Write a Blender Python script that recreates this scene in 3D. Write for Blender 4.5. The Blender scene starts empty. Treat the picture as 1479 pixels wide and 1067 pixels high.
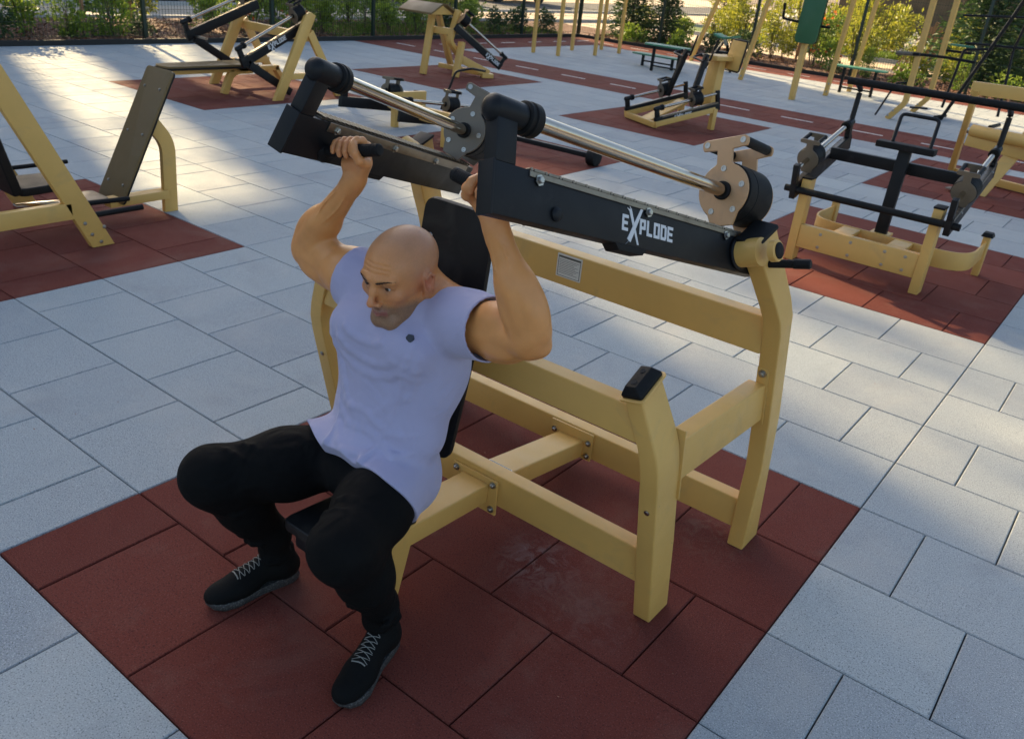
import bpy, bmesh, math, random
import numpy as np
from mathutils import Vector, Matrix, Euler
R=math.radians
rnd=random.Random(7)
SC=bpy.context.scene; COL=SC.collection
# ------------------------------------------------------------------ materials
def mat(name, col, rough=.5, metal=0., bump=0., bscale=200., var=0., vscale=3., spec=.5, sss=0., attr=None, coat=0., sheen=0., detail=3., speck=None, dirt=None, wr=0., smudge=None):
    m=bpy.data.materials.new(name); m.use_nodes=True; nt=m.node_tree; N=nt.nodes; L=nt.links
    b=N['Principled BSDF']; b.inputs['Base Color'].default_value=(*col,1); b.inputs['Roughness'].default_value=rough
    b.inputs['Metallic'].default_value=metal; b.inputs['Specular IOR Level'].default_value=spec
    if coat: b.inputs['Coat Weight'].default_value=coat; b.inputs['Coat Roughness'].default_value=.15
    if sheen: b.inputs['Sheen Weight'].default_value=sheen; b.inputs['Sheen Roughness'].default_value=.5
    if sss:
        b.inputs['Subsurface Weight'].default_value=sss; b.inputs['Subsurface Radius'].default_value=(.012,.005,.003); b.inputs['Subsurface Scale'].default_value=1.
    tc=N.new('ShaderNodeNewGeometry'); src=tc.outputs['Position']
    cur=None
    def noise(scale,det=3.,dist=0.,r=.55):
        n=N.new('ShaderNodeTexNoise'); n.inputs['Scale'].default_value=scale; n.inputs['Detail'].default_value=det; n.inputs['Distortion'].default_value=dist; n.inputs['Roughness'].default_value=r
        L.new(src,n.inputs['Vector']); return n
    def mix(mode,fac,a,bb):
        x=N.new('ShaderNodeMix'); x.data_type='RGBA'; x.blend_type=mode
        if isinstance(fac,(int,float)): x.inputs[0].default_value=fac
        else: L.new(fac,x.inputs[0])
        for i,v in ((6,a),(7,bb)):
            if isinstance(v,tuple): x.inputs[i].default_value=(*v,1)
            else: L.new(v,x.inputs[i])
        return x.outputs[2]
    def ramp(o,lo,hi,a=0.,c=1.):
        r=N.new('ShaderNodeMapRange'); r.inputs[1].default_value=lo; r.inputs[2].default_value=hi; r.inputs[3].default_value=a; r.inputs[4].default_value=c
        L.new(o,r.inputs[0]); return r.outputs[0]
    if attr:
        a=N.new('ShaderNodeAttribute'); a.attribute_name=attr; cur=a.outputs['Color']
    if var:
        f=ramp(noise(vscale,5.).outputs['Fac'],.3,.7,1-var,1+var*.8)
        s=N.new('ShaderNodeCombineColor')
        for i in range(3): L.new(f,s.inputs[i])
        cur=mix('MULTIPLY',1.,cur if cur else tuple(col),s.outputs[0])
    if speck:
        for (scale,c,lo,hi,amt) in speck:
            f=ramp(noise(scale,2.).outputs['Fac'],lo,hi,0,amt); cur=mix('MIX',f,cur if cur else tuple(col),c)
    if dirt:
        for (scale,c,lo,hi,amt) in dirt:
            f=ramp(noise(scale,6.,.6,.62).outputs['Fac'],lo,hi,0,amt); cur=mix('MIX',f,cur if cur else tuple(col),c)
    if smudge:
        for (px,py,rad,c,amt) in smudge:
            vd=N.new('ShaderNodeVectorMath'); vd.operation='DISTANCE'; L.new(src,vd.inputs[0]); vd.inputs[1].default_value=(px,py,0)
            a=ramp(vd.outputs['Value'],rad,rad*.15,0,1); bb=ramp(noise(16,6.,1.2,.7).outputs['Fac'],.45,.72,0,amt)
            mm=N.new('ShaderNodeMath'); mm.operation='MULTIPLY'; L.new(a,mm.inputs[0]); L.new(bb,mm.inputs[1]); cur=mix('MIX',mm.outputs[0],cur if cur else tuple(col),c)
    if cur: L.new(cur,b.inputs['Base Color'])
    if bump:
        bp=N.new('ShaderNodeBump'); bp.inputs['Strength'].default_value=bump; bp.inputs['Distance'].default_value=.002
        L.new(noise(bscale,detail).outputs['Fac'],bp.inputs['Height']); L.new(bp.outputs['Normal'],b.inputs['Normal'])
        if wr:
            b2=N.new('ShaderNodeBump'); b2.inputs['Strength'].default_value=1.; b2.inputs['Distance'].default_value=wr
            L.new(noise(9,1.5,1.6,.45).outputs['Fac'],b2.inputs['Height']); L.new(b2.outputs['Normal'],bp.inputs['Normal'])
        rr=ramp(noise(vscale*2+1,5.).outputs['Fac'],.3,.7,max(0,rough-.07),min(1,rough+.09)); L.new(rr,b.inputs['Roughness'])
    return m
M={}
SMUDGE=[(-.74,-1.20,.16,(.36,.28,.25),.6),(-.62,-1.30,.30,(.22,.12,.10),.35),(-.42,-1.28,.22,(.22,.12,.10),.35),(-.35,-.62,.2,(.2,.12,.09),.7),(-.9,-.95,.3,(.22,.12,.10),.3)]
M['beige']=mat('beige_powder_coat',(.67,.395,.105),.42,bump=.3,bscale=700,var=.06,vscale=5,dirt=[(5,(.34,.24,.12),.56,.80,.45),(38,(.16,.11,.07),.70,.76,.6)])
M['black']=mat('black_powder_coat',(.009,.010,.0115),.42,spec=.22,bump=.3,bscale=700,var=.1,vscale=6,dirt=[(9,(.09,.085,.08),.60,.85,.25)])
M['rubber']=mat('black_rubber',(.008,.008,.008),.6,spec=.2,bump=.3,bscale=500,dirt=[(14,(.09,.08,.07),.58,.85,.35)])
M['plate']=mat('bronze_plate',(.50,.29,.14),.38,metal=.2,bump=.1,bscale=500,dirt=[(10,(.2,.15,.1),.55,.8,.5)])
M['dplate']=mat('grey_steel_plate',(.15,.12,.085),.38,metal=.3,bump=.1,bscale=500,dirt=[(10,(.09,.08,.07),.55,.8,.6)])
M['chrome']=mat('polished_rod_steel',(.50,.43,.35),.13,metal=1.,bump=.05,bscale=60,dirt=[(25,(.33,.28,.22),.52,.75,.6)])
M['zinc']=mat('zinc_plated_steel',(.40,.38,.34),.30,metal=1.,bump=.1,bscale=400)
M['rack']=mat('dull_rack_steel',(.22,.19,.15),.36,metal=.9,bump=.2,bscale=300,dirt=[(20,(.12,.09,.06),.5,.75,.6)])
M['hpl']=mat('bronze_laminate_board',(.17,.11,.045),.42,spec=.3,bump=.05,bscale=300,var=.05,dirt=[(7,(.25,.2,.12),.6,.8,.3)])
M['hdpe']=mat('black_laminate_board',(.010,.010,.010),.5,spec=.25,bump=.15,bscale=900,dirt=[(8,(.06,.055,.045),.55,.8,.45)])
M['red']=mat('red_rubber_granulate',(.145,.034,.024),.88,spec=.2,bump=1.,bscale=260,attr='tint',detail=4.,
   speck=[(230,(.22,.08,.062),.56,.70,.7),(190,(.04,.012,.012),.55,.70,.75)],dirt=[(2.2,(.22,.13,.10),.54,.8,.45),(14,(.05,.02,.02),.60,.8,.4)],smudge=SMUDGE)
M['grey']=mat('grey_rubber_granulate',(.34,.35,.36),.85,bump=1.,bscale=260,attr='tint',detail=4.,
   speck=[(230,(.58,.60,.60),.55,.68,.8),(200,(.11,.12,.12),.55,.68,.8)],dirt=[(1.7,(.50,.47,.42),.52,.8,.5),(3.1,(.22,.22,.23),.54,.85,.45),(28,(.15,.15,.15),.68,.78,.5)])
M['gap']=mat('dark_joint_base',(.02,.02,.02),.95)  # near-black base seen in the tile joints
M['white']=mat('white_track_paint',(.62,.58,.54),.7,dirt=[(20,(.3,.15,.12),.5,.7,.6)])
M['print']=mat('light_grey_print',(.62,.62,.62),.5)
M['label']=mat('white_label',(.66,.64,.56),.35); M['ink']=mat('label_ink',(.08,.075,.06),.5)
M['green']=mat('green_laminate',(.018,.105,.035),.4,bump=.1,bscale=300,var=.08)
M['green2']=mat('pale_green_laminate',(.05,.2,.11),.42,bump=.1,bscale=300)
M['shirt']=mat('lavender_jersey',(.39,.375,.53),.8,bump=.35,bscale=1400,var=.03,vscale=9,sheen=.2,wr=.006)
M['logo']=mat('dark_badge',(.02,.025,.04),.5)
M['pants']=mat('black_track_cloth',(.0042,.0042,.0042),.8,bump=.4,bscale=1200,spec=.12,wr=.014)
M['shoe']=mat('black_knit_shoe',(.004,.0045,.0045),.75,bump=.7,bscale=700,spec=.15)
M['sole']=mat('speckled_grey_sole',(.03,.03,.03),.6,bump=.5,bscale=400,speck=[(180,(.30,.30,.28),.5,.7,.3)])
M['lace']=mat('reflective_lace',(.22,.22,.2),.5)
M['skin']=mat('tanned_skin',(.42,.2,.11),.39,bump=.28,bscale=420,attr='tone',var=.07,vscale=22,sss=.07,spec=.45)
M['eyew']=mat('eye_white',(.5,.45,.4),.25); M['iris']=mat('iris_dark',(.03,.018,.01),.2); M['brow']=mat('dark_hair',(.02,.013,.009),.8)
M['mulch']=mat('bark_mulch',(.15,.07,.042),.95,bump=1.,bscale=40,detail=8.,speck=[(45,(.26,.14,.09),.5,.68,.8),(60,(.03,.016,.012),.52,.68,.8)])
M['chip']=mat('bark_chip',(.24,.115,.065),.9,bump=.6,bscale=90,var=.4,vscale=14)
M['edge']=mat('black_edging',(.02,.02,.018),.8)
M['fence']=mat('dark_green_fence',(.010,.028,.020),.5)
M['wood']=mat('raw_stake_wood',(.42,.22,.10),.8,bump=.5,bscale=60,var=.2,vscale=12)
M['bark']=mat('tree_bark',(.10,.07,.05),.9,bump=1.,bscale=40,var=.3,vscale=7)
M['asphalt']=mat('grey_asphalt',(.075,.07,.068),.9,bump=.6,bscale=120,var=.2,vscale=.8)
M['sand']=mat('pale_sunny_pavement',(.60,.47,.34),.9,bump=.4,bscale=60,var=.15,vscale=.7,dirt=[(.8,(.3,.24,.18),.5,.75,.5)])
M['lawn']=mat('lawn_ground',(.10,.15,.03),.95,bump=1.,bscale=50,var=.35,vscale=2.)
M['earth']=mat('dry_earth',(.20,.14,.09),.95,bump=.8,bscale=20,var=.3,vscale=.6)
M['stone']=mat('pale_kerb_stone',(.5,.49,.46),.85,bump=.4,bscale=80,var=.1)
M['brick']=mat('brown_wall',(.16,.11,.085),.85,bump=.4,bscale=40,var=.25,vscale=1.5)
M['plaster']=mat('pale_plaster',(.42,.38,.32),.9,var=.08)
M['car']=mat('white_car_paint',(.62,.64,.68),.25,coat=.6); M['cars']=mat('silver_car_paint',(.35,.36,.37),.3,metal=.5,coat=.5)
M['glass']=mat('car_glass',(.02,.025,.03),.08); M['tyre']=mat('tyre_rubber',(.018,.018,.018),.8); M['rim']=mat('alloy_rim',(.45,.45,.45),.3,metal=.8)
M['lampr']=mat('red_lamp_glass',(.3,.02,.015),.2)
def leafmat(name,c,c2,tr=.25):
    m=bpy.data.materials.new(name); m.use_nodes=True; N=m.node_tree.nodes; L=m.node_tree.links; b=N['Principled BSDF']
    b.inputs['Roughness'].default_value=.5; b.inputs['Specular IOR Level'].default_value=.35
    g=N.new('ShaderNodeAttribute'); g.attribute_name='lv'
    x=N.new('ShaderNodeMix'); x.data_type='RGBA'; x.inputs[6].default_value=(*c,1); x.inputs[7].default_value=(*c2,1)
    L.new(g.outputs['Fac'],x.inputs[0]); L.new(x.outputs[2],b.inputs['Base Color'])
    t=N.new('ShaderNodeBsdfTranslucent'); L.new(x.outputs[2],t.inputs['Color']); ms=N.new('ShaderNodeMixShader'); ms.inputs[0].default_value=tr
    L.new(b.outputs[0],ms.inputs[1]); L.new(t.outputs[0],ms.inputs[2]); L.new(ms.outputs[0],N['Material Output'].inputs['Surface']); return m
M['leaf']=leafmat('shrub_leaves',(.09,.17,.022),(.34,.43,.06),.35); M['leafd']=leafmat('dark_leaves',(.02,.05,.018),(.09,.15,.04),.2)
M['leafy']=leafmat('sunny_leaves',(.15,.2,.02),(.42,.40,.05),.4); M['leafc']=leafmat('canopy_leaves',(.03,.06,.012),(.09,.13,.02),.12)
M['flower']=leafmat('orange_petals',(.62,.12,.02),(.75,.25,.06),.3); M['flowerw']=leafmat('cream_petals',(.6,.55,.45),(.8,.75,.65),.3)
M['grass']=leafmat('grass_blades',(.06,.12,.015),(.22,.28,.04),.35)
# ------------------------------------------------------------------ object helpers
def tag(o,label=None,cat=None,group=None,kind=None):
    if label: o['label']=label
    if cat: o['category']=cat
    if group: o['group']=group
    if kind: o['kind']=kind
    return o
def empty(name,loc,label,cat,group=None):
    o=bpy.data.objects.new(name,None); COL.objects.link(o); o.location=loc; o.empty_display_size=.1
    bpy.context.view_layer.update(); return tag(o,label,cat,group)
def wloc(o):
    v=Vector((0,0,0))
    while o: v+=o.location; o=o.parent
    return v
def smooth(me,ang=35):
    for p in me.polygons: p.use_smooth=True
    try: me.set_sharp_from_angle(angle=R(ang))
    except Exception: pass
def obj(name,bm,m,parent=None,bev=0.,seg=2,ang=35,sm=True):
    if bev>0:
        bmesh.ops.recalc_face_normals(bm,faces=bm.faces)
        es=[e for e in bm.edges if len(e.link_faces)==2 and e.calc_face_angle(0)>R(28)]
        bmesh.ops.bevel(bm,geom=es,offset=bev,segments=seg,affect='EDGES',profile=.6,clamp_overlap=True)
    bmesh.ops.recalc_face_normals(bm,faces=bm.faces)
    me=bpy.data.meshes.new(name); 
    if parent is not None: bmesh.ops.translate(bm,verts=bm.verts,vec=-wloc(parent))
    bm.to_mesh(me); bm.free()
    ms=m if isinstance(m,(list,tuple)) else [m]
    for x in ms: me.materials.append(M[x] if isinstance(x,str) else x)
    if sm: smooth(me,ang)
    o=bpy.data.objects.new(name,me); COL.objects.link(o)
    if parent is not None: o.parent=parent
    return o
def npobj(name,verts,faces,m,parent=None,sm=True):
    if parent is not None: verts=np.asarray(verts)-np.array(wloc(parent))
    me=bpy.data.meshes.new(name); v=np.asarray(verts,dtype=np.float32); f=np.asarray(faces,dtype=np.int32); n=f.shape[1]
    me.vertices.add(len(v)); me.vertices.foreach_set('co',v.ravel()); me.loops.add(f.size); me.loops.foreach_set('vertex_index',f.ravel())
    me.polygons.add(len(f)); me.polygons.foreach_set('loop_start',np.arange(0,f.size,n,dtype=np.int32)); me.polygons.foreach_set('loop_total',np.full(len(f),n,dtype=np.int32))
    me.update(calc_edges=True); me.validate()
    if sm:
        for p in me.polygons: p.use_smooth=True
    else: me.shade_flat()
    ms=m if isinstance(m,(list,tuple)) else [m]
    for x in ms: me.materials.append(M[x])
    o=bpy.data.objects.new(name,me); COL.objects.link(o)
    if parent is not None: o.parent=parent
    return o
def setattr_pt(o,name,vals,typ='FLOAT'):
    a=o.data.attributes.new(name,typ,'POINT')
    if typ=='FLOAT': a.data.foreach_set('value',np.asarray(vals,dtype=np.float32))
    else: a.data.foreach_set('color',np.asarray(vals,dtype=np.float32).ravel())
def V(*a): return Vector(a[0]) if len(a)==1 else Vector(a)
def basis(d,up=(0,0,1)):
    d=V(d).normalized(); u=V(up); s=d.cross(u)
    if s.length<1e-4: s=d.cross(V(1,0,0))
    s.normalize(); u=s.cross(d).normalized(); return d,s,u
def poly_loft(bm,rings,cap=True,closed=False):
    vs=[[bm.verts.new(p) for p in r] for r in rings]; n=len(rings[0]); m=len(vs)
    for i in range(m if closed else m-1):
        a=vs[i]; b=vs[(i+1)%m]
        for j in range(n):
            try: bm.faces.new((a[j],a[(j+1)%n],b[(j+1)%n],b[j]))
            except ValueError: pass
    if cap and not closed: bm.faces.new(vs[0][::-1]); bm.faces.new(vs[-1])
def beam(bm,p0,p1,w,d,up=(0,0,1),off=(0,0)):   # w across, d along up
    dd,s,u=basis(V(p1)-V(p0),up); o=s*off[0]+u*off[1]
    q=[(-w/2,-d/2),(w/2,-d/2),(w/2,d/2),(-w/2,d/2)]
    poly_loft(bm,[[V(p)+o+s*a+u*b for a,b in q] for p in (p0,p1)])
def box(bm,x0,x1,y0,y1,z0,z1):
    poly_loft(bm,[[V(x,y0,z0),V(x,y1,z0),V(x,y1,z1),V(x,y0,z1)] for x in (x0,x1)])
def cyl(bm,p0,p1,r,r1=None,n=24):
    r1=r if r1 is None else r1; dd,s,u=basis(V(p1)-V(p0))
    poly_loft(bm,[[V(p)+(s*math.cos(t)+u*math.sin(t))*rr for t in [2*math.pi*i/n for i in range(n)]] for p,rr in ((p0,r),(p1,r1))])
def lathe(bm,p0,axis,prof,n=28):  # prof: (dist along axis, radius)
    dd,s,u=basis(axis); 
    poly_loft(bm,[[V(p0)+dd*a+(s*math.cos(t)+u*math.sin(t))*max(r,1e-4) for t in [2*math.pi*i/n for i in range(n)]] for a,r in prof])
def fillet(pts,r,n=5):
    pts=[V(p) for p in pts]; out=[pts[0]]
    for i in range(1,len(pts)-1):
        a,b,c=pts[i-1],pts[i],pts[i+1]; u=(a-b); v=(c-b); rr=min(r,u.length*.45,v.length*.45); u.normalize(); v.normalize()
        p,q=b+u*rr,b+v*rr
        for k in range(n+1):
            t=k/n; out.append(p*(1-t)**2+b*2*t*(1-t)+q*t*t)
    out.append(pts[-1]); return out
def sweep(bm,pts,sec,up=(0,0,1),closed=False):
    pts=[V(p) for p in pts]; rings=[]; pu=V(up)
    for i,p in enumerate(pts):
        a=pts[(i-1)%len(pts)] if (closed or i>0) else p; b=pts[(i+1)%len(pts)] if (closed or i<len(pts)-1) else p
        d=(b-a).normalized(); s=d.cross(pu)
        if s.length<1e-3: s=d.cross(V(0,1,.01))
        s.normalize(); u=s.cross(d).normalized()
        rings.append([p+s*x+u*y for x,y in sec])
    poly_loft(bm,rings,closed=closed)
def circ(r,n=12): return [(r*math.cos(2*math.pi*i/n),r*math.sin(2*math.pi*i/n)) for i in range(n)]
def rect(w,d): return [(-w/2,-d/2),(w/2,-d/2),(w/2,d/2),(-w/2,d/2)]
def tube(bm,pts,r,fr=.0,n=12,up=(0,0,1),closed=False): sweep(bm,fillet(pts,fr) if fr else pts,circ(r,n),up,closed)
def prism(bm,pts2,fn,a,b): # pts2 list of 2D, fn(p,q,h)->Vector, extrude h from a to b
    poly_loft(bm,[[fn(p,q,h) for p,q in pts2] for h in (a,b)])
def round_poly(pts,r,n=4):
    out=[]; m=len(pts)
    for i in range(m):
        a,b,c=V(*pts[i-1],0),V(*pts[i],0),V(*pts[(i+1)%m],0); u=a-b; v=c-b; rr=min(r,u.length*.45,v.length*.45); u.normalize(); v.normalize(); p,q=b+u*rr,b+v*rr
        for k in range(n+1):
            t=k/n; x=p*(1-t)**2+b*2*t*(1-t)+q*t*t; out.append((x.x,x.y))
    return out
def bolt(bm,p,ax,r=.009,h=.008):
    lathe(bm,p,ax,[(-.002,r*1.5),(.0025,r*1.5),(.0026,r),(h*.8,r),(h,r*.75)],n=8)
def copy_tree(o,parent=None):
    c=o.copy(); COL.objects.link(c); c.parent=parent
    for ch in list(o.children): copy_tree(ch,c)
    return c
# ------------------------------------------------------------------ lever with rod, rack and sliding weight
GL={'E':[(0,0,.62,.2),(0,.4,.56,.6),(0,.8,.62,1.),(0,0,.2,1.)],'P':[(0,0,.2,1.),(0,.8,.62,1.),(.44,.38,.64,1.),(0,.34,.62,.54)],
    'L':[(0,0,.2,1.),(0,0,.62,.2)],'O':[(0,0,.2,1.),(.46,0,.66,1.),(0,0,.66,.2),(0,.8,.66,1.)],'D':[(0,0,.2,1.),(.46,.1,.66,.9),(0,0,.58,.2),(0,.8,.58,1.)]}
def lettering(fn,parent,w0=.0005,flip=1,sc=1.):
    bm=bmesh.new(); k=[0]
    def quad(ps):
        k[0]+=1; t=w0+.00025*(k[0]%4)
        lo=[fn(x*sc,y*sc,w0-.0004) for x,y in ps]; hi=[fn(x*sc,y*sc,t+.0006) for x,y in ps]; poly_loft(bm,[lo,hi])
    def rc(x0,y0,x1,y1): quad([(x0,y0),(x1,y0),(x1,y1),(x0,y1)])
    H=.034
    def ch(c,x):
        for a,b,cc,d in GL[c]: rc(x+a*H,b*H,x+cc*H,d*H)
    ch('E',0)
    x0=.026; quad([(x0-.004,.046),(x0+.004,.050),(x0+.036,-.024),(x0+.030,-.024)]); quad([(x0+.040,.060),(x0+.046,.056),(x0+.006,-.022),(x0-.006,-.016)])
    quad([(x0-.012,.050),(x0+.004,.046),(x0+.002,.040)]); quad([(x0-.004,.058),(x0+.000,.050),(x0+.006,.046)])
    quad([(x0+.004,-.016),(x0+.010,-.012),(x0-.010,-.028)]); quad([(x0+.030,.040),(x0+.036,.046),(x0+.052,.062)])
    for i,c in enumerate('PLODE'): ch(c,.062+i*.0262)
    return obj('lettering',bm,'print',parent)
def lever(parent,P0,F,opt,name='lever_arm'):
    """P0 pivot (outer face), F rows: along, height, outboard"""
    A,H,W=[V(*r).normalized() for r in F]; P0=V(P0)
    def at(l,h,w): return P0+A*l+H*h+W*w
    L=opt.get('L',.936); h1=.058; h0=-.052; th=.042; rh=.168; rw=-th/2; s=opt.get('s',1.); det=opt.get('det',1); lb=opt.get('lb',-.118)
    bm=bmesh.new(); poly_loft(bm,[[at(l,a,b) for a,b in ((h0,-th),(h0,0),(h1,0),(h1,-th))] for l in (lb,L)])
    root=obj(name,bm,'black',parent,bev=.004)
    bm=bmesh.new(); poly_loft(bm,[[at(l,a,b) for a,b in ((h0-.002,-th-.002),(h0-.002,.002),(h1+.002,.002),(h1+.002,-th-.002))] for l in (L,L+.006)])
    obj('end_cap',bm,'black',root,bev=.002)
    bm=bmesh.new(); lp=L-.062; poly_loft(bm,[[at(l,h,w) for l,w in ((lp,-th+.002),(lp,-.002),(L-.004,-.002),(L-.004,-th+.002))] for h in (h1,rh-.01)])
    obj('end_post',bm,'black',root,bev=.003)
    bm=bmesh.new(); lathe(bm,at(L+.0,rh,rw),-A,[(-.014,.004),(-.012,.014),(-.006,.023),(0,.027),(.004,.029),(.085,.029),(.088,.0265)]); obj('rod_socket',bm,'black',root)
    bm=bmesh.new(); lathe(bm,at(L-.088,rh,rw),-A,[(0,.031),(.003,.036),(.010,.0365),(.012,.034),(.016,.034),(.018,.0375),(.036,.0375),(.040,.035),(.040,.02)]); obj('rubber_collar',bm,'rubber',root)
    lc=opt.get('lc',.057)
    bm=bmesh.new(); cyl(bm,at(L-.12,rh,rw),at(lc-.02,rh,rw),.0185,n=32); obj('guide_rod',bm,'chrome',root)
    if opt.get('tail'):
        bm=bmesh.new(); lr=lb+.05; cyl(bm,at(lc-.02,rh,rw),at(lr,rh,rw),.0165,n=20); obj('guide_rod',bm,'chrome',root)
        bm=bmesh.new(); poly_loft(bm,[[at(l,h,w) for l,w in ((lb,-th+.002),(lb,-.002),(lb+.05,-.002),(lb+.05,-th+.002))] for h in (h1,rh+.035)]); obj('end_post',bm,'black',root,bev=.003)
    # rack
    bm=bmesh.new(); l0=lb+.03; l1=L-.10
    poly_loft(bm,[[at(l,h,w) for h,w in ((h1+.0005,-th*.8),(h1+.0005,-.004),(h1+.003,-.004),(h1+.003,-th*.8))] for l in (l0,l1)])
    poly_loft(bm,[[at(l,h,w) for h,w in ((.043,.0005),(.043,.0035),(h1-.003,.0035),(h1-.003,.0005))] for l in (l0,l1)])
    n=int((l1-l0)/.044); 
    for i in range(n):
        a=l0+i*(l1-l0)/n; b=a+(l1-l0)/n-.013
        poly_loft(bm,[[at(l,h,w) for h,w in ((h1-.003,.0005),(h1-.003,.0035),(h1+.0035,.0035),(h1+.0035,.0005))] for l in (a,b)])
        if det: cyl(bm,at(b+.006,h1+.001,-.02),at(b+.006,h1+.001,.0025),.0045,n=8)
    if opt.get('coil'):
        for i in range(n*2):
            l=l0+i*(l1-l0)/(n*2); poly_loft(bm,[[at(l+x+ (w+th)*.5,h1+.004+y,w) for x,y in ((0,0),(.008,0),(.010,.006),(.002,.006))] for w in (-th*.9,.003)])
    obj('toothed_rack',bm,'rack',root,bev=.0008 if det else 0,seg=1)
    if det:
        for l in (l1-.03,(l0+l1)*.5+.05,l0+.16):
            bm=bmesh.new(); lathe(bm,at(l,.040,.0035),W,[(0,.013),(.002,.013),(.0021,.0085),(.007,.0085),(.009,.0065)],n=6); obj('bolt',bm,'zinc',root)
    # carriage
    def plate(l,m):
        c=(0,rh); pts=[]
        for i in range(23):
            t=R(-58+i*(360-64)/22*1.0); 
        arc=[(math.sin(R(a))*.078,rh+math.cos(R(a))*.078) for a in list(range(22,152,10))]
        pts=[(.024,rh+.115),(.024,rh+.078)]+arc+[(.034,h1+.012),(-.034,h1+.012)]+[(-x,y) for x,y in arc[::-1]]+[(-.024,rh+.078),(-.024,rh+.115),(-.068,rh+.118),(-.072,rh+.128),(-.072,rh+.140),(-.062,rh+.148),(.062,rh+.148),(.072,rh+.140),(.072,rh+.128),(.068,rh+.118)]
        bm=bmesh.new(); prism(bm,pts,lambda p,q,h:at(l+h,q,rw+p),-.004,.004); return obj('carriage_plate',bm,m,root,bev=.0012,seg=1)
    pm=opt.get('pm','plate'); k=.135
    plate(lc,pm); plate(lc-k,pm)
    bm=bmesh.new()
    for a,b in ((lc-.006,lc-.045),(lc-.046,lc-k+.006)): lathe(bm,at(a,rh,rw),-A,[(0,.066),(.0,.080),(.0015,.082),(a-b-.0015,.082),(a-b,.080),(a-b,.066)],n=40)
    cyl(bm,at(lc-.006,rh,rw),at(lc-k+.006,rh,rw),.07)
    obj('weight_stack',bm,'rubber',root)
    bm=bmesh.new(); lathe(bm,at(lc+.004,rh,rw),A,[(0,.026),(.008,.026),(.010,.024),(.010,.017)]); obj('bushing',bm,'rubber',root)
    for sgn in (-1,1):
        bm=bmesh.new(); x=rw+sgn*.056; lathe(bm,at(lc-.004,rh+.134,x),-A,[(0,.010),(.004,.014),(k-.012,.014),(k-.008,.010)],n=16); obj('carriage_grip',bm,'rubber',root)
    if det:
        for (x,y) in ((.056,rh+.134),(-.056,rh+.134),(.058,rh+.012),(.034,rh-.055),(-.058,rh+.012),(-.034,rh-.055),(.0,rh+.062)):
            bm=bmesh.new(); lathe(bm,at(lc+.004,y,rw+x),A,[(0,.0085),(.002,.0085),(.002,.0045),(.0008,.004)],n=16); obj('bolt',bm,'zinc',root)
    if opt.get('text',0):
        tl=opt['text']; lettering(lambda x,y,w: at(tl-x*opt.get('dir',1),y-.018,w) if opt.get('dir',1)>0 else at(tl+x,y-.018,w),root,sc=opt.get('tsc',1.))
    if opt.get('stop',1):
        bm=bmesh.new(); prism(bm,[(.56,h0),(.545,h0-.016),(.45,h0-.016),(.435,h0)],lambda p,q,h:at(p,q,h),-th+.004,.004); obj('rubber_stop',bm,'rubber',root,bev=.002)
    if opt.get('sleeve'):
        bm=bmesh.new(); lathe(bm,at(0,0,.001),W,[(0,.036),(.004,.047),(.008,.047),(.010,.044)]); obj('pivot_washer',bm,'black',root)
        bm=bmesh.new(); cyl(bm,at(0,0,.010),at(0,0,opt['sleeve']),.040,n=36); obj('pivot_sleeve',bm,'beige',root)
    if opt.get('hl'):
        hl=opt['hl']; a=at(hl,-.02,-th); b=V(opt['tip']); d=(b-a).normalized()
        bm=bmesh.new(); lathe(bm,a,d,[(-.01,.03),(.004,.030),(.008,.018),(.010,.0155)]+[(.012+i*.006+j,.0155+(.0012 if j>.001 and j<.005 else 0)) for i in range(int(((b-a).length-.02)/.006)) for j in (0,.002,.004)]+[((b-a).length-.004,.0165),((b-a).length,.013)],n=20)
        obj('handle',bm,'rubber',root)
        bm=bmesh.new(); lathe(bm,at(hl-.05,-.022,.0),W,[(0,.016),(.006,.016),(.010,.013),(.012,.008)],n=20); obj('bolt_cover',bm,'black',root)
    return root,at
EXPO=1.5
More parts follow.
